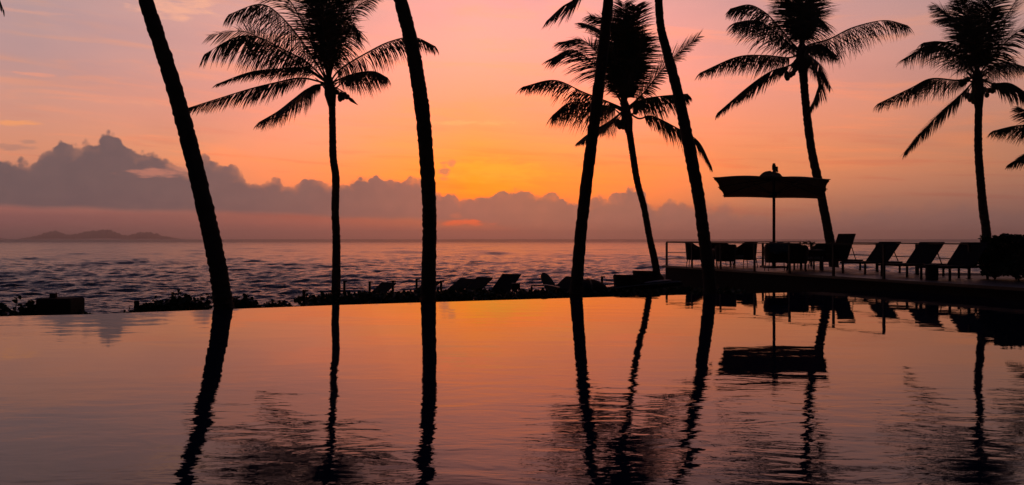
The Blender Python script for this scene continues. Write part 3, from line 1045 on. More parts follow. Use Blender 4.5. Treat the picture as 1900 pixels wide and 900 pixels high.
def high_fronds(cx, cy, R, keep_above=-30):
    out = []
    for k in range(11):
        a = k / 11 * 2 * math.pi
        tx = cx + math.cos(a) * R
        ty = min(keep_above, cy - R * 0.30 + (k % 3) * R * 0.08)
        mx, my = cx + math.cos(a) * R * 0.5, min(keep_above - 20, cy - R * 0.42)
        out.append(([(mx, my), (cx + math.cos(a) * R * 0.8, min(keep_above, cy - R * 0.42)), (tx, ty)], dict(dep=math.sin(a) * 3.2, droop=0.45, len=0.85)))
    return out


palm('coconut_palm', 18.2, [(417, 585, 19), (413, 555, 17.5), (405, 500, 16.5), (388, 420, 16), (365, 320, 15.5), (342, 230, 15), (316, 140, 14.5), (290, 60, 13.8), (270, 0, 13), (235, -110, 12), (195, -230, 11.5), (160, -330, 11)], (150, -370),
     high_fronds(150, -370, 380), 'near palm with a thick trunk leaning left at the left edge of the pool', seed=71, extra=0, group=big, width=0.04, nleaf=60)
palm('coconut_palm', 20.5, [(795, 575, 15.5), (795, 540, 14), (796, 480, 13), (797, 430, 13), (796, 370, 13), (791, 290, 13.5), (784, 210, 13.5), (774, 140, 13.5), (761, 70, 13), (743, 0, 12.5), (715, -110, 11.5), (690, -220, 10.5), (672, -310, 10)], (668, -345),
     high_fronds(668, -345, 340), 'near palm with an almost upright thick trunk crossing the middle of the view', seed=72, extra=0, group=big, width=0.04, nleaf=60)
palm('coconut_palm', 22.0, [(1068, 572, 14), (1069, 545, 12.5), (1072, 500, 11.5), (1080, 410, 10.8), (1092, 310, 10.8), (1105, 210, 10.5), (1117, 110, 10.5), (1126, 30, 10), (1132, -40, 9.5), (1137, -100, 9)], (1139, -130),
     [([(1105, -60), (1071, -5), (1043, 14), (1016, 38)], dict(dep=1.5, len=0.6, droop=0.5, roll=0.7))] + high_fronds(1139, -130, 320, -75), 'near palm trunk leaning right, one drooping frond tip showing at its left', seed=73, extra=0, group=big, width=0.04, nleaf=60)
palm('coconut_palm', 23.2, [(1318, 560, 13), (1316, 520, 12), (1312, 480, 11.5), (1305, 430, 11), (1297, 370, 11), (1284, 300, 11), (1268, 220, 10.5), (1252, 150, 9.5), (1237, 95, 8.5), (1226, 50, 7.5), (1222, 0, 7), (1219, -60, 6.8), (1214, -150, 6.5), (1206, -240, 6.3)], (1203, -270),
     high_fronds(1203, -270, 300), 'near palm with a bent trunk standing at the left end of the deck', seed=74, extra=0, group=big, width=0.04, nleaf=60)
palm('coconut_palm', 19.0, [(-210, 640, 16), (-190, 400, 14), (-160, 150, 13), (-140, -60, 12)], (-135, -110),
     [([(-80, -120), (-35, -80), (6, 18)], dict(dep=0.3, len=0.4, droop=0.5)), ([(-90, -130), (-50, -95), (-12, -20)], dict(dep=-1.0, len=0.5, droop=0.5))] + [f for f in high_fronds(-135, -110, 300, -150) if f[0][2][0] < -60],
     'palm beyond the left border, one leaf tip hanging in the top left corner', seed=75, extra=0, group=big, width=0.04, nleaf=60)

# ------------------------------------------------------------------ shrubs


def leaf_cloud(b, c, rx, ry, rz, n, size, r, flat=False):
    """leaf-sized bent faces spread through a lumpy volume"""
    lobes = [(Vector((r.uniform(-.55, .55) * rx, r.uniform(-.5, .5) * ry, r.uniform(-.25, .45) * rz)), r.uniform(0.4, 0.65)) for _ in range(7)]
    for _ in range(n):
        l, k = r.choice(lobes)
        while True:
            q = Vector((r.uniform(-1, 1), r.uniform(-1, 1), r.uniform(-1, 1)))
            if 0.2 < q.length < 1:
                break
        q = q.normalized() * (q.length ** 0.5)
        p = Vector(c) + l + Vector((q.x * rx * k, q.y * ry * k, q.z * rz * k))
        leaf(b, p, size * r.uniform(0.6, 1.25), r)


def leaf(b, p, s, r, up=0.5):
    d = Vector((r.uniform(-1, 1), r.uniform(-1, 1), r.uniform(-0.3, 1) * up + 0.1)).normalized()
    w = d.cross(Vector((r.uniform(-1, 1), r.uniform(-1, 1), r.uniform(-1, 1)))).normalized()
    nrm = d.cross(w)
    vs = [p, p + d * s * 0.45 + w * s * 0.38 + nrm * s * .05, p + d * s * 0.85 + w * s * 0.26, p + d * s, p + d * s * 0.85 - w * s * 0.26, p + d * s * 0.45 - w * s * 0.38 + nrm * s * .05]
    b.add(vs, [(0, 1, 2, 3), (0, 3, 4, 5)])


def shrub(px0, px1, pytop, D, label, seed, n=420, size=0.13, sprig=None, group='leafy shrubs beyond the pool edge'):
    r = random.Random(seed)
    cx = ((px0 + px1) / 2 - 950) * D / F
    w = (px1 - px0) * D / F
    ztop = H - (pytop - HOR) * D / F
    gz = ground_z(cx, D) - 0.03
    hgt = max(0.25, ztop - gz)
    root = empty('leafy_shrub', (cx, D, gz), label, 'shrub', group)
    b = MB()
    leaf_cloud(b, (0, 0, hgt * 0.5), w * 0.62, max(0.4, w * 0.4), hgt * 0.62, n, size, r)
    st = MB()
    for k in range(6):
        e = Vector((r.uniform(-.4, .4) * w, r.uniform(-.3, .3), hgt * r.uniform(0.6, 0.95)))
        st.tube([(e.x * .15, e.y * .2, 0), (e.x * .55, e.y * .6, e.z * .5), e], [0.02, 0.014, 0.006], 5)
    for (sx, sy) in (sprig or []):
        e = Vector(((sx - 950) * D / F - cx, 0, H - (sy - HOR) * D / F - gz))
        st.tube([(e.x * .8, 0, hgt * 0.4), (e.x * .9, 0, hgt * 0.8), e], [0.014, 0.01, 0.005], 5)
        for k in range(14):
            t = r.uniform(0.55, 1.0)
            leaf(b, Vector((e.x * (.85 + .15 * t) + r.uniform(-.05, .05), r.uniform(-.06, .06), e.z * t + r.uniform(-.04, .04))), size * 0.85, r)
    b.build('foliage', M_BUSH, root)
    st.build('stem', M_TWIG, root, smooth=True)
    return root


shrub(-30, 28, 568, 20.2, 'shrub with one tall sprig at the left border beyond the pool edge', 1, 420, sprig=[(32, 551)])
shrub(24, 60, 572, 20.1, 'low thin shrub between the tall sprig and the stone block', 2, 260, sprig=[(44, 566)])
shrub(56, 84, 563, 20.3, 'round shrub touching the left side of the stone block', 3, 300)
shrub(146, 166, 579, 20.2, 'tiny shrub at the right foot of the stone block', 4, 120, 0.09, sprig=[(151, 574)])
shrub(214, 252, 577, 20.6, 'low creeping shrub left of the short post', 5, 240, 0.10)
shrub(256, 300, 566, 21.2, 'low shrub just right of the short post', 6, 360, sprig=[(290, 556)])
shrub(292, 345, 552, 21.6, 'tallest shrub with upright sprigs left of the leaning trunk', 7, 560, sprig=[(336, 542), (322, 547)])
shrub(338, 400, 553, 21.9, 'broad shrub close to the left side of the leaning trunk', 8, 600, sprig=[(391, 545), (372, 549)])
shrub(426, 482, 552, 22.5, 'broad shrub close to the right side of the leaning trunk', 9, 520, sprig=[(457, 546), (462, 547)])
shrub(476, 532, 560, 22.6, 'low shrub tailing off towards the lone path light', 10, 420, 0.11)

# low planting along the middle of the edge: one continuous mass
b = MB()
r = random.Random(77)
px = 575.0
while px < 1360:
    D = edge_y((px - 950) * 20.5 / F) + r.uniform(3.4, 5.2)
    x = (px - 950) * D / F
    topy = np.interp(px, [575, 600, 640, 780, 860, 905, 912, 950, 956, 1060, 1130, 1200, 1360], [552, 548, 547, 545, 541, 539, 549, 550, 542, 541, 540, 539, 536]) + r.uniform(-2, 5)
    zt = H - (topy - HOR) * D / F
    z0 = ground_z(x, D)
    hh = max(0.15, zt - z0)
    for k in range(46):
        p = Vector((x + r.gauss(0, 0.22), D + r.gauss(0, 0.2), z0 + hh * (1 - abs(r.gauss(0, 0.42)))))
        p.z = max(p.z, z0)
        leaf(b, p, r.uniform(0.08, 0.16), r)
    px += 3.6
o = b.build('ground_cover', M_BUSH)
tag(o, kind='stuff')

# clipped hedge on the deck, with bent stems at its open left foot
hd = empty('clipped_hedge', (14.6, 24.1, DZ), 'square clipped hedge closing the right end of the deck', 'hedge')
b = MB()
r = random.Random(88)
hx0, hx1, hy0, hy1, hz0, hz1 = -1.65, 3.0, -1.2, 0.5, 0.10, 1.14
for _ in range(12000):
    x, y, z = r.uniform(hx0, hx1), r.uniform(hy0, hy1), r.uniform(hz0, hz1)
    if r.random() < 0.85:
        f = r.randrange(5)
        j = abs(r.gauss(0, 0.07))
        if f == 0:
            z = hz1 - j
        elif f == 1:
            y = hy0 + j
        elif f == 2:
            x = hx0 + j
        elif f == 3:
            y = hy1 - j
    p = Vector((x + 0.10 * math.sin(z * 7 + y * 3), y, z + 0.05 * math.sin(x * 5.0) * math.cos(y * 4)))
    leaf(b, p, r.uniform(0.07, 0.13), r)
b.build('foliage', M_BUSH, hd)
b = MB()
b.box(((hx0 + hx1) / 2, (hy0 + hy1) / 2, 0.62), (hx1 - hx0 - 0.3, hy1 - hy0 - 0.3, 0.9))
b.build('inner_growth', M_BUSH, hd, bevel=0.1)
for k in range(16):
    b = MB()
    x = hx0 + 0.15 + (k % 8) * 0.55 + r.uniform(-.1, .1)
    y = hy0 + 0.3 + (k // 8) * 0.9
    l = r.uniform(-0.35, 0.1)
    b.tube([(x + 0.1, y, 0), (x + l * .4, y, 0.2), (x + l, y, 0.5)], [0.025, 0.02, 0.015], 6)
    b.build('stem', M_TWIG, hd, smooth=True)

# ------------------------------------------------------------------ deck furniture


def lounger(loc, ang, back_deg, label, group, back_len=0.92, width=0.82, seat=0.34):
    """foot at -x, head at +x in its own frame; ang turns the head direction"""
    root = empty('sun_lounger', loc, label, 'sun lounger', group, ang)
    w = width / 2
    a = math.radians(back_deg)
    for s in (-1, 1):
        b = MB()
        b.bar((-1.28, s * w, seat), (0.72, s * w, seat), 0.045, 0.055)
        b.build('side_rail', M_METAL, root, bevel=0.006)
    for x in (-1.28, 0.70):
        b = MB()
        b.bar((x, -w + .023, seat), (x, w - .023, seat), 0.045, 0.05)
        b.build('cross_bar', M_METAL, root)
    for x in (-1.15, 0.6):
        for s in (-1, 1):
            b = MB()
            b.box((x, s * (w - 0.002), (seat - 0.03) / 2), (0.055, 0.05, seat - 0.03))
            b.build('leg', M_METAL, root, bevel=0.005)
    b = MB()
    n = 12
    for k in range(n):                                   # slats of the seat panel
        x0 = -1.24 + k * 1.24 / n
        b.box((x0 + 0.052, 0, seat + 0.033), (0.097, width - 0.02, 0.014))
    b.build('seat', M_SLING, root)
    R = Matrix.Rotation(-a, 3, 'Y')
    b = MB()
    c = R @ Vector((back_len / 2, 0, 0)) + Vector((0.0, 0, seat + 0.04))
    b.box(c, (back_len, width - 0.012, 0.03), M=R)
    b.build('backrest', M_SLING, root, bevel=0.008)
    for s in (-1, 1):
        e = R @ Vector((back_len * 0.55, 0, -0.02)) + Vector((0, s * (w - 0.06), seat + 0.03))
        b = MB()
        b.bar(e, (min(0.66, e.x + 0.22), s * (w - 0.06), seat + 0.02), 0.022, 0.022)
        b.build('backrest_strut', M_METAL, root)
    return root


HEAD = math.atan2(0.53, 0.85)
gl = 'sun loungers in a row on the deck'


def lounge_at(px, D, z, **k):
    x = (px - 950) * D / F
    return (x, D, z if z is not None else ground_z(x, D))


lounger(lounge_at(1556, 31.3, DZ), math.atan2(0.42, 0.9), 66, 'deck sun lounger with the highest raised back, left end of the deck row', gl, 0.98)
lounger(lounge_at(1627, 28.6, DZ), HEAD, 42, 'deck sun lounger second from the left, right behind a front railing post', gl)
lounger(lounge_at(1704, 26.2, DZ), HEAD, 42, 'deck sun lounger standing behind the dark drum table', gl)
lounger(lounge_at(1782, 24.2, DZ), HEAD, 42, 'deck sun lounger nearest the clipped hedge', gl)
# terrace loungers below the deck
gt = 'sun loungers among the planting beyond the pool'
def terrace_lounger(px, pytop, D, ang, label, deg=44, width=0.74):
    """the raised back reaches the row pytop"""
    x, y, z = lounge_at(px, D, None)
    rise = (H - (pytop - HOR) * D / F) - z - 0.38
    ln = 0.86
    a = math.degrees(math.asin(max(0.3, min(0.97, rise / ln))))
    lounger((x, y, z), ang, a, label, gt, ln, width)


SL = math.atan2(0.65, 0.75)
terrace_lounger(684, 526, 25.0, SL, 'leftmost terrace lounger, half hidden in leaves beside the thin palm')
terrace_lounger(768, 523, 25.6, SL, 'terrace lounger hidden mostly by the upright thick trunk')
terrace_lounger(832, 519, 26.2, SL, 'terrace lounger right of the upright thick trunk')
terrace_lounger(866, 516, 25.6, SL, 'terrace lounger with its back slanting beside a path light')
terrace_lounger(924, 510, 25.8, math.atan2(0.75, 0.6), 'terrace lounger with the most upright back, standing free over a bright gap', width=0.72)
terrace_lounger(1034, 515, 26.2, SL, 'terrace lounger beside the upright oval board')


def armchair(loc, ang, label, group, s=1.0):
    """woven tub chair: curved shell, arms falling to the front, four thin legs; faces -y"""
    root = empty('wicker_armchair', loc, label, 'armchair', group, ang)
    b = MB()
    n = 26
    rows = 5
    for inner in (0, 1):
        for j in range(rows + 1):
            v = j / rows
            for i in range(n + 1):
                t = i / n
                a = math.radians(-42 + 264 * t)
                hgt = 0.62 + 0.27 * smooth01((1 - abs(t - 0.5) * 2.1) * 1.7)
                rx = (0.36 + 0.05 * v) - inner * 0.035
                ry = (0.33 + 0.05 * v) - inner * 0.035
                ex = 0.75
                cx, sx = math.cos(a), math.sin(a)
                x = math.copysign(abs(cx) ** ex, cx) * rx
                y = math.copysign(abs(sx) ** ex, sx) * ry
                b.v.append((x * s, y * s, (0.27 + (hgt - 0.27) * v) * s))
    m = (rows + 1) * (n + 1)
    for j in range(rows):
        for i in range(n):
            q = j * (n + 1) + i
            b.f.append((q, q + 1, q + n + 2, q + n + 1))
            b.f.append((m + q, m + q + n + 1, m + q + n + 2, m + q + 1))
    for i in range(n):
        q = rows * (n + 1) + i
        b.f.append((q, q + 1, m + q + 1, m + q))
        b.f.append((i, m + i, m + i + 1, i + 1))
    for i in (0, n):
        for j in range(rows):
            q = j * (n + 1) + i
            b.f.append((q, q + n + 1, m + q + n + 1, m + q))
    b.build('shell', M_WICKER, root, smooth=True)
    b = MB()
    b.tube([(math.copysign(abs(math.cos(a)) ** .75, math.cos(a)) * 0.395 * s, math.copysign(abs(math.sin(a)) ** .75, math.sin(a)) * 0.365 * s, (0.63 + 0.27 * smooth01((1 - abs(t - 0.5) * 2.1) * 1.7)) * s)
            for t in [i / 30 for i in range(31)] for a in [math.radians(-42 + 264 * t)]], 0.022 * s, 7)
    b.build('rim', M_WICKER, root, smooth=True)
    b = MB()
    b.box((0, -0.01 * s, 0.32 * s), (0.62 * s, 0.60 * s, 0.05 * s))
    b.build('seat_base', M_WICKER, root, bevel=0.02)
    b = MB()
    b.box((0, -0.01 * s, 0.40 * s), (0.58 * s, 0.56 * s, 0.10 * s))
    b.build('seat_cushion', M_CUSH, root, bevel=0.04)
    for x in (-1, 1):
        for y in (-1, 1):
            b = MB()
            b.tube([(x * 0.29 * s, y * 0.26 * s, 0.30 * s), (x * 0.33 * s, y * 0.30 * s, 0)], [0.018, 0.013], 7)
            b.build('leg', M_METAL, root, smooth=True)
    return root


gc = 'woven armchairs round the deck tables'
armchair(lounge_at(1291, 34.4, DZ), math.radians(70), 'woven armchair facing right at the left end of the deck furniture', gc, 1.05)
armchair(lounge_at(1338, 35.6, DZ), math.radians(8), 'woven armchair facing the pool between the bent trunk and a railing post', gc)
armchair(lounge_at(1346, 32.9, DZ), math.radians(172), 'woven armchair turned to the sea, in front of the left table', gc, 0.97)
armchair(lounge_at(1383, 34.0, DZ), math.radians(-72), 'woven armchair facing left at the right side of the left table', gc, 1.06)
armchair(lounge_at(1441, 30.4, DZ), math.radians(176), 'woven armchair with a blue towel over its back', gc, 1.04)
armchair(lounge_at(1484, 32.6, DZ), math.radians(40), 'woven armchair behind the right table, below the parasol', gc)
armchair(lounge_at(1524, 31.6, DZ), math.radians(-60), 'woven armchair facing left beside the tallest lounger', gc, 1.02)
armchair(lounge_at(1478, 30.2, DZ), math.radians(160), 'woven armchair next to the towel chair, nearest the front railing', gc, 0.95)


def table(loc, label, w=1.0, d=0.9, h=0.70, round_=False):
    root = empty('dining_table', loc, label, 'table')
    b = MB()
    b.box((0, 0, h - 0.02), (w, d, 0.04))
    b.build('tabletop', M_TABLE, root, bevel=0.01)
    b = MB()
    b.box((0, 0, h - 0.075), (w - 0.16, d - 0.16, 0.066))
    b.build('apron', M_METAL, root)
    for x in (-1, 1):
        for y in (-1, 1):
            b = MB()
            b.box((x * (w / 2 - 0.1), y * (d / 2 - 0.1), (h - 0.11) / 2), (0.05, 0.05, h - 0.11))
            b.build('leg', M_METAL, root)
    return root


table(lounge_at(1340, 34.3, DZ), 'square table among the armchairs behind the bent trunk')
t2 = lounge_at(1498, 31.2, DZ)
table(t2, 'square table with two small potted plants on it', 0.9, 0.9, 0.72)


def pot_plant(px, D, label, seed):
    r = random.Random(seed)
    x = (px - 950) * D / F
    root = empty('potted_plant', (x, D, DZ + 0.72), label, 'potted plant')
    b = MB()
    b.tube([(0, 0, 0), (0, 0, 0.05), (0, 0, 0.12)], [0.05, 0.06, 0.075], 12)
    b.build('pot', M_POT, root, smooth=True)
    b = MB()
    for _ in range(90):
        q = Vector((r.gauss(0, .07), r.gauss(0, .07), 0.20 + r.gauss(0, .045)))
        leaf(b, q, 0.05, r)
    b.build('foliage', M_BUSH, root)


pot_plant(1494, 31.2, 'small potted plant at the left on the deck table', 1)
pot_plant(1508, 31.1, 'small potted plant at the right on the deck table, a little taller', 2)

# towel over the back of the front armchair
tx, ty, _ = lounge_at(1441, 30.4, DZ)
b = MB()
rows = []
n = 17
for j, (oy, oz) in enumerate([(-0.47, 0.60), (-0.465, 0.72), (-0.45, 0.86), (-0.43, 0.945), (-0.38, 0.972), (-0.33, 0.945), (-0.31, 0.86), (-0.30, 0.74)]):
    for i in range(n):
        u = i / (n - 1) * 2 - 1
        rows.append((u * 0.36, oy + 0.012 * math.sin(u * 9 + j) + 0.06 * u * u, oz + 0.012 * math.sin(u * 7 + 1.3) - 0.02 * u * u * (j > 2) + (0.03 * math.sin(u * 4) if j == 0 else 0)))
b.add(rows, [(j * n + i, j * n + i + 1, (j + 1) * n + i + 1, (j + 1) * n + i) for j in range(7) for i in range(n - 1)])
o = b.build('towel', M_TOWEL, smooth=True)
o.location = (tx, ty, DZ + 0.01)
md = o.modifiers.new('thick', 'SOLIDIFY')
md.thickness = 0.014
tag(o, 'blue towel thrown over the back of the front armchair', 'towel')

# drum side table in front of a lounger
x, y, z = lounge_at(1729, 23.6, DZ)
root = empty('drum_table', (x, y, DZ), 'dark drum shaped side table in front of the deck loungers', 'side table')
b = MB()
b.tube([(0, 0, 0), (0, 0, 0.03), (0, 0, 0.2), (0, 0, 0.39)], [0.15, 0.155, 0.165, 0.15], 20)
b.build('drum', M_WICKER, root, smooth=False)
b = MB()
b.tube([(0, 0, 0.39), (0, 0, 0.42)], [0.19, 0.19], 24)
b.build('tabletop', M_METAL, root, bevel=0.005)

# ------------------------------------------------------------------ parasol
pz = DZ
pcx, pcy = (1436 - 950) * 33.8 / F, 33.8
par = empty('square_parasol', (pcx, pcy, pz), 'large square parasol open above the deck furniture', 'parasol')
O = Vector((pcx, pcy, pz))
cor = [at(1325, 329.5, 31.7), at(1538.5, 333, 31.8), at(1528, 366, 36.0), at(1343, 363, 36.0)]
cor = [c - O for c in cor]
mids = [(cor[i] + cor[(i + 1) % 4]) / 2 for i in range(4)]
ctr = sum(cor, Vector()) / 4
apex = Vector((ctr.x, ctr.y, 3.73 - pz))
mids[0].z = at(0, 326.5, 31.7).z - pz
rim = [cor[0], mids[0], cor[1], mids[1], cor[2], mids[2], cor[3], mids[3]]
b = MB()
NR, NS = 10, 8
ring = []
for k in range(8):
    p, q = rim[k], rim[(k + 1) % 8]
    for s in range(NS):
        u = s / NS
        e = p.lerp(q, u)
        sag = 0.028 * 4 * u * (1 - u)
        e = e + (apex - e) * sag                 # scalloped hem between rib ends
        ring.append((e, u))
m = len(ring)
vs = [apex.copy()]
for j in range(1, NR + 1):
    t = j / NR
    for e, u in ring:
        p = apex.lerp(e, t)
        p.z -= 0.05 * math.sin(math.pi * t) * 4 * u * (1 - u)
        p.z += 0.07 * math.sin(math.pi * t)
        vs.append(p)
fs = [(0, 1 + i, 1 + (i + 1) % m) for i in range(m)]
for j in range(NR - 1):
    for i in range(m):
        a, c = 1 + j * m + i, 1 + j * m + (i + 1) % m
        fs.append((a, a + m, c + m, c))
b.add(vs, fs)
o = b.build('canopy', M_CANVAS, par, smooth=True)
md = o.modifiers.new('thick', 'SOLIDIFY')
md.thickness = 0.008
# hem band hanging from the canopy's edge
b = MB()
vs = []
for e, u in ring:
    vs.append(e)
    vs.append(e - Vector((0, 0, 0.07)))
b.add(vs, [(2 * i, 2 * ((i + 1) % m), 2 * ((i + 1) % m) + 1, 2 * i + 1) for i in range(m)])
o = b.build('hem', M_CANVAS, par)
md = o.modifiers.new('thick', 'SOLIDIFY')
md.thickness = 0.006
hub = Vector((0, 0, 3.62 - pz))
sl = Vector((-0.10, 0, 3.02 - pz + 0.05))
for k in range(8):
    b = MB()
    e = rim[k]
    mid = apex.lerp(e, 0.5)
    b.bar(hub, mid - Vector((0, 0, 0.05)) + Vector((0, 0, 0.05)), 0.03, 0.035)
    b.bar(mid, e + (e - mid).normalized() * 0.05, 0.03, 0.03)
    rb = b.build('rib', M_POLE, par)
    b = MB()
    b.bar(Vector((0, 0, sl.z)), apex.lerp(e, 0.5) - Vector((0, 0, 0.02)), 0.025, 0.025)
    b.build('strut', M_POLE, rb)
b = MB()
b.tube([(0, 0, 0.05), (0, 0, 3.6 - pz), (0, 0, 4.02 - pz)], [0.055, 0.055, 0.05], 14)
b.build('pole', M_POLE, par, smooth=True)
b = MB()
b.tube([(0, 0, sl.z - 0.10), (0, 0, sl.z - 0.06), (0, 0, sl.z + 0.08)], [0.07, 0.11, 0.10], 12)
b.box((-0.12, 0, sl.z - 0.06), (0.14, 0.1, 0.08))
b.build('slider', M_METAL, par)
b = MB()
b.box((0, 0, 4.10 - pz), (0.12, 0.12, 0.18))
b.box((0, 0, 4.22 - pz), (0.09, 0.09, 0.07))
b.box((0.10, 0, 4.03 - pz), (0.09, 0.09, 0.20))
b.box((0.135, 0, 3.95 - pz), (0.06, 0.06, 0.05))
b.build('finial', M_METAL, par, bevel=0.01)
# wind-lifted vent flap over the hole at the top
b = MB()
n = 20
vs = []
for j in range(7):
    t = j / 6
    for i in range(n):
        a = 2 * math.pi * i / n
        lift = 0.10 if math.cos(a) < -0.2 else 0.0
        rr = t * (0.50 + 0.04 * math.cos(a))
        x = math.cos(a) * rr - 0.12
        y = math.sin(a) * rr
        z = 3.93 - pz + (-0.06 if x > 0.2 else 0.0) - 0.24 * t ** 2.4 + lift * t * (1 - t) * 1.6 + 0.012 * math.sin(5 * a) * t
        vs.append((x, y, z))
b.add(vs, [(j * n + i, j * n + (i + 1) % n, (j + 1) * n + (i + 1) % n, (j + 1) * n + i) for j in range(6) for i in range(n)])
o = b.build('vent_flap', M_CANVAS, par, smooth=True)
md = o.modifiers.new('thick', 'SOLIDIFY')
md.thickness = 0.008
b = MB()
b.box((0, 0, 0.03), (0.85, 0.85, 0.06))
b.tube([(0, 0, 0.06), (0, 0, 0.35)], 0.075, 12)
b.build('base_plate', M_METAL, par, bevel=0.01)

# ------------------------------------------------------------------ things on the terrace beyond the pool


def path_light(px, pytop, D, label, flip=1):
    x = (px - 950) * D / F
    gz = ground_z(x, D)
    zt = H - (pytop - HOR) * D / F
    h = max(0.4, zt - gz)
    root = empty('path_light', (x, D, gz), label, 'path light', 'path lights along the terrace')
    b = MB()
    b.box((0, 0, h / 2 - 0.02), (0.065, 0.065, h - 0.04))
    b.build('post', M_METAL, root, bevel=0.005)
    b = MB()
    b.box((0.03 * flip, 0, h - 0.02), (0.13, 0.075, 0.04))
    b.build('lamp_head', M_METAL, root, bevel=0.005)


path_light(564, 538, 21.5, 'path light standing alone on the pale path left of the thin palm')
path_light(639, 520.5, 26.5, 'path light just right of the thin palm trunk')
path_light(686, 522, 26.8, 'path light rising behind the leftmost terrace lounger')
path_light(729, 520.5, 26.5, 'path light in the open gap left of the upright thick trunk')
path_light(773, 517, 28.0, 'path light close to the left side of the upright thick trunk')
path_light(818.5, 520.5, 26.0, 'path light close to the right side of the upright thick trunk')
path_light(893.5, 518, 27.0, 'path light at the tip of the slanting lounger back')
path_light(1117, 512.5, 27.5, 'path light behind the upturned dinghy')

# stone block with a small box on top
x, y = (112.5 - 950) * 20.2 / F, 20.2
gz = ground_z(x, y)
root = empty('stone_block', (x, y, gz), 'squat stone block standing among shrubs at the left beyond the pool', 'stone block')
b = MB()
zt = H - (554 - HOR) * 20.2 / F - gz
r = random.Random(5)
b.box((0, 0, zt / 2), (0.78, 0.7, zt))
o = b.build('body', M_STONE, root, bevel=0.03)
b = MB()
b.box((0.01, 0, zt + 0.008), (0.72, 0.62, 0.02))
b.build('cap', M_STONE, root, bevel=0.006)
root2 = empty('junction_box', (x - 0.165, y, gz + zt + 0.018), 'small box with a thin rod sitting on the stone block', 'junction box')
b = MB()
b.box((0, 0, 0.05), (0.125, 0.12, 0.10))
b.build('housing', M_METAL, root2, bevel=0.006)
b = MB()
b.tube([(0.064, 0, 0), (0.066, 0, 0.13)], 0.009, 6)
b.build('rod', M_METAL, root2)

# short post
x, y = (253.5 - 950) * 21 / F, 21.0
gz = ground_z(x, y)
zt = H - (558 - HOR) * 21 / F - gz
b = MB()
b.tube([(0, 0, 0), (0.005, 0, zt * 0.5), (0, 0, zt - 0.01), (0, 0, zt)], [0.065, 0.06, 0.062, 0.05], 10)
o = b.build('wooden_post', M_STONE, smooth=False)
o.location = (x, y, gz)
tag(o, 'short thick post stub poking out of the low shrubs', 'post')

# low plinth at the foot of the thin palm
x, y = (606 - 950) * 22.5 / F, 22.5
gz = ground_z(x, y)
b = MB()
b.box((0, 0, 0.31), (0.46, 0.4, 0.62 + 2 * 0.0))
o = b.build('low_plinth', M_STONE, bevel=0.02)
o.location = (x, y, gz)
tag(o, 'low flat topped block at the foot of the thin left palm', 'plinth')

# small side table right of the upright lounger
x, y = (957 - 950) * 25.0 / F, 25.0
gz = ground_z(x, y)
root = empty('side_table', (x, y, gz), 'small square side table at the right of the upright terrace lounger', 'side table')
b = MB()
b.box((0, 0, 0.66), (0.24, 0.34, 0.18))
b.build('tabletop', M_METAL, root, bevel=0.01)
for sx in (-1, 1):
    for sy in (-1, 1):
        b = MB()
        b.box((sx * 0.09, sy * 0.13, 0.285), (0.035, 0.035, 0.57))
        b.build('leg', M_METAL, root)

# bench with the oval board beside it
x, y = (1010 - 950) * 24.6 / F, 24.6
gz = ground_z(x, y)
zt = H - (528 - HOR) * 24.6 / F - gz
root = empty('narrow_bench', (x, y, gz), 'narrow pale topped bench behind the oval board', 'bench')
b = MB()
b.bar((-0.37, 0, zt - 0.02), (0.1, 0, zt - 0.025), 0.36, 0.035)
b.bar((0.1, 0, zt - 0.025), (0.42, 0, zt - 0.085), 0.36, 0.035)
b.build('seat', M_BOARD, root)
for sx in (-0.35, 0.36):
    for sy in (-1, 1):
        b = MB()
        b.box((sx, sy * 0.14, (zt - 0.06) / 2), (0.05, 0.04, zt - 0.06))
        b.build('leg', M_METAL, root)


def board(name, L, W, T, mat, parent=None, rocker=0.05, n=22):
    """pointed-oval board along +x, lens-shaped section"""
    b = MB()
    k = 12
    vs = []
    for i in range(n + 1):
        t = i / n
        w = W / 2 * max(0.0, 1 - abs(2 * t - 1) ** 2.5) ** 0.5 + 0.002
        z = rocker * (2 * t - 1) ** 2
        for j in range(k):
            a = 2 * math.pi * j / k
            vs.append((t * L, math.cos(a) * w, z + math.sin(a) * T / 2 * (0.35 + 0.65 * math.sin(math.pi * t) ** 0.5)))
    fs = [(i * k + j, i * k + (j + 1) % k, (i + 1) * k + (j + 1) % k, (i + 1) * k + j) for i in range(n) for j in range(k)]
    fs += [tuple(range(k - 1, -1, -1)), tuple(range(n * k, n * k + k))]
    b.add(vs, fs)
    return b


pt, pb = at(1006, 505.5, 26.0), at(1037, 560, 26.0)
ob = board('bodyboard', (pt - pb).length, 0.31, 0.06, M_BOARD).build('oval_board', M_BOARD, smooth=True)
ob.location = pb
ob.rotation_euler = (Matrix.Rotation(math.radians(90), 3, 'X') @ Matrix.Rotation(math.atan2((pt - pb).z, (pt - pb).x), 3, 'Z')).to_euler()
tag(ob, 'grey oval board standing on end beside the narrow bench', 'board')

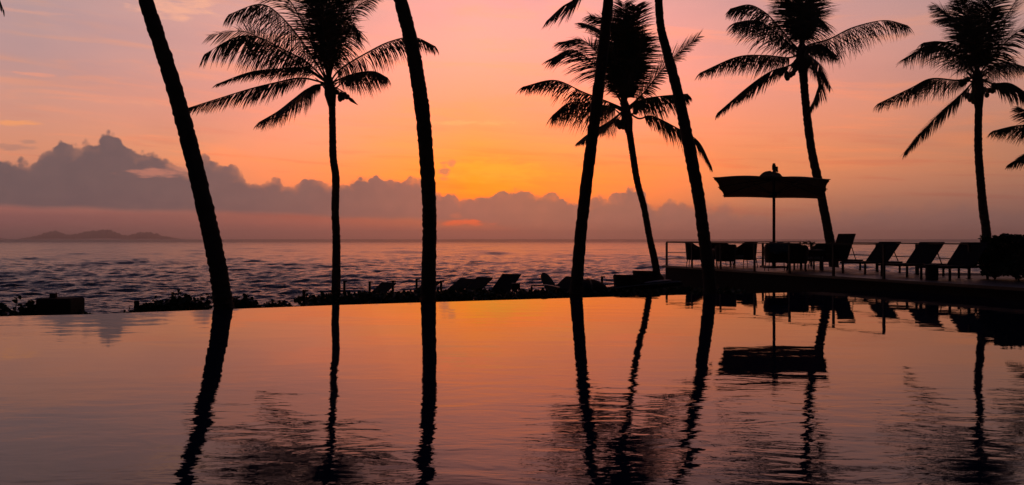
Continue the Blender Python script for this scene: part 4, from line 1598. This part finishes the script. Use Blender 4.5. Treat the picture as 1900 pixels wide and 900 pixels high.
# kayak on a low rack
D = 26.0
p0, p1 = at(1092, 541, D), at(1266, 524, D)
gz = ground_z(p0.x, D)
kay = empty('kayak', p0, 'long slim kayak with a pale rim lying before the deck', 'kayak')
d = p1 - p0
L = d.length
kay.rotation_euler = (0, -math.atan2(d.z, d.x), 0)
b = board('hull', L, 0.62, 0.20, M_HULL, rocker=-0.035, n=26)
b.build('hull', M_HULL, kay, smooth=True)
b = MB()
for s in (-1, 1):
    b.tube([(t * L, s * (0.31 * max(0.0, 1 - abs(2 * t - 1) ** 2.5) ** 0.5 + 0.004), -0.035 * (2 * t - 1) ** 2 + 0.055 + 0.01 * t) for t in [0.02 + 0.96 * i / 24 for i in range(25)]], 0.017, 6)
b.build('rim', M_BOARD, kay, smooth=True)
b = MB()
b.ball((0, 0, 0), 1.0, 16, 8, (0.42, 0.17, 0.035))
for i in range(len(b.v)):
    v = b.v[i]
    b.v[i] = (v[0] + L * 0.74, v[1], v[2] + 0.095)
b.build('deck_hatch', M_BOARD, kay, smooth=True)
rk = empty('kayak_rack', (p0.x + 1.2, D, gz), 'low trestle rack under the long kayak', 'rack')
for sx in (-0.55, 0.6):
    b = MB()
    zz = p0.z + (1.2 + sx) * d.z / d.x - gz - 0.11
    b.bar((sx, -0.4, zz - 0.03), (sx, 0.4, zz - 0.03), 0.07, 0.05)
    b.build('rack_bar', M_TWIG, rk)
    for sy in (-1, 1):
        b = MB()
        b.bar((sx, sy * 0.42, 0), (sx, sy * 0.32, zz - 0.055), 0.06, 0.06)
        b.build('leg', M_TWIG, rk)

# upturned dinghy
D = 25.6
c = at(1096, 519.5, D)
gz = ground_z(c.x, D)
dg = empty('upturned_dinghy', (c.x, D + 0.6, gz), 'dark dinghy lying keel up behind the leaning palm trunk', 'dinghy')
b = MB()
hh = c.z - gz
n, k = 14, 16
vs = []
for i in range(n + 1):
    t = i / n * 2 - 1
    s = (1 - abs(t) ** 2.6) ** 0.6 if abs(t) < 1 else 0.0
    for j in range(k + 1):
        a = math.pi * j / k
        vs.append((math.cos(a) * 0.70 * max(s, 0.03), t * 1.25, math.sin(a) ** 0.8 * hh * (0.35 + 0.65 * s)))
b.add(vs, [(i * (k + 1) + j, i * (k + 1) + j + 1, (i + 1) * (k + 1) + j + 1, (i + 1) * (k + 1) + j) for i in range(n) for j in range(k)])
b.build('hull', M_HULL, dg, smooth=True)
b = MB()
b.tube([(0, t, hh * (0.35 + 0.65 * (1 - abs(t / 1.25) ** 2.6) ** 0.6) + 0.01) for t in [-1.2 + 2.4 * i / 16 for i in range(17)]], 0.02, 6)
b.build('keel', M_METAL, dg)
gz = 'woven armchairs on the terrace below the deck'
armchair(lounge_at(1165, 26.2, None), math.radians(160), 'woven tub chair between the dinghy and the deck, its back to the pool', gz, 1.03)
armchair(lounge_at(1203, 27.2, None), math.radians(150), 'woven tub chair tucked against the left end of the deck', gz, 1.12)
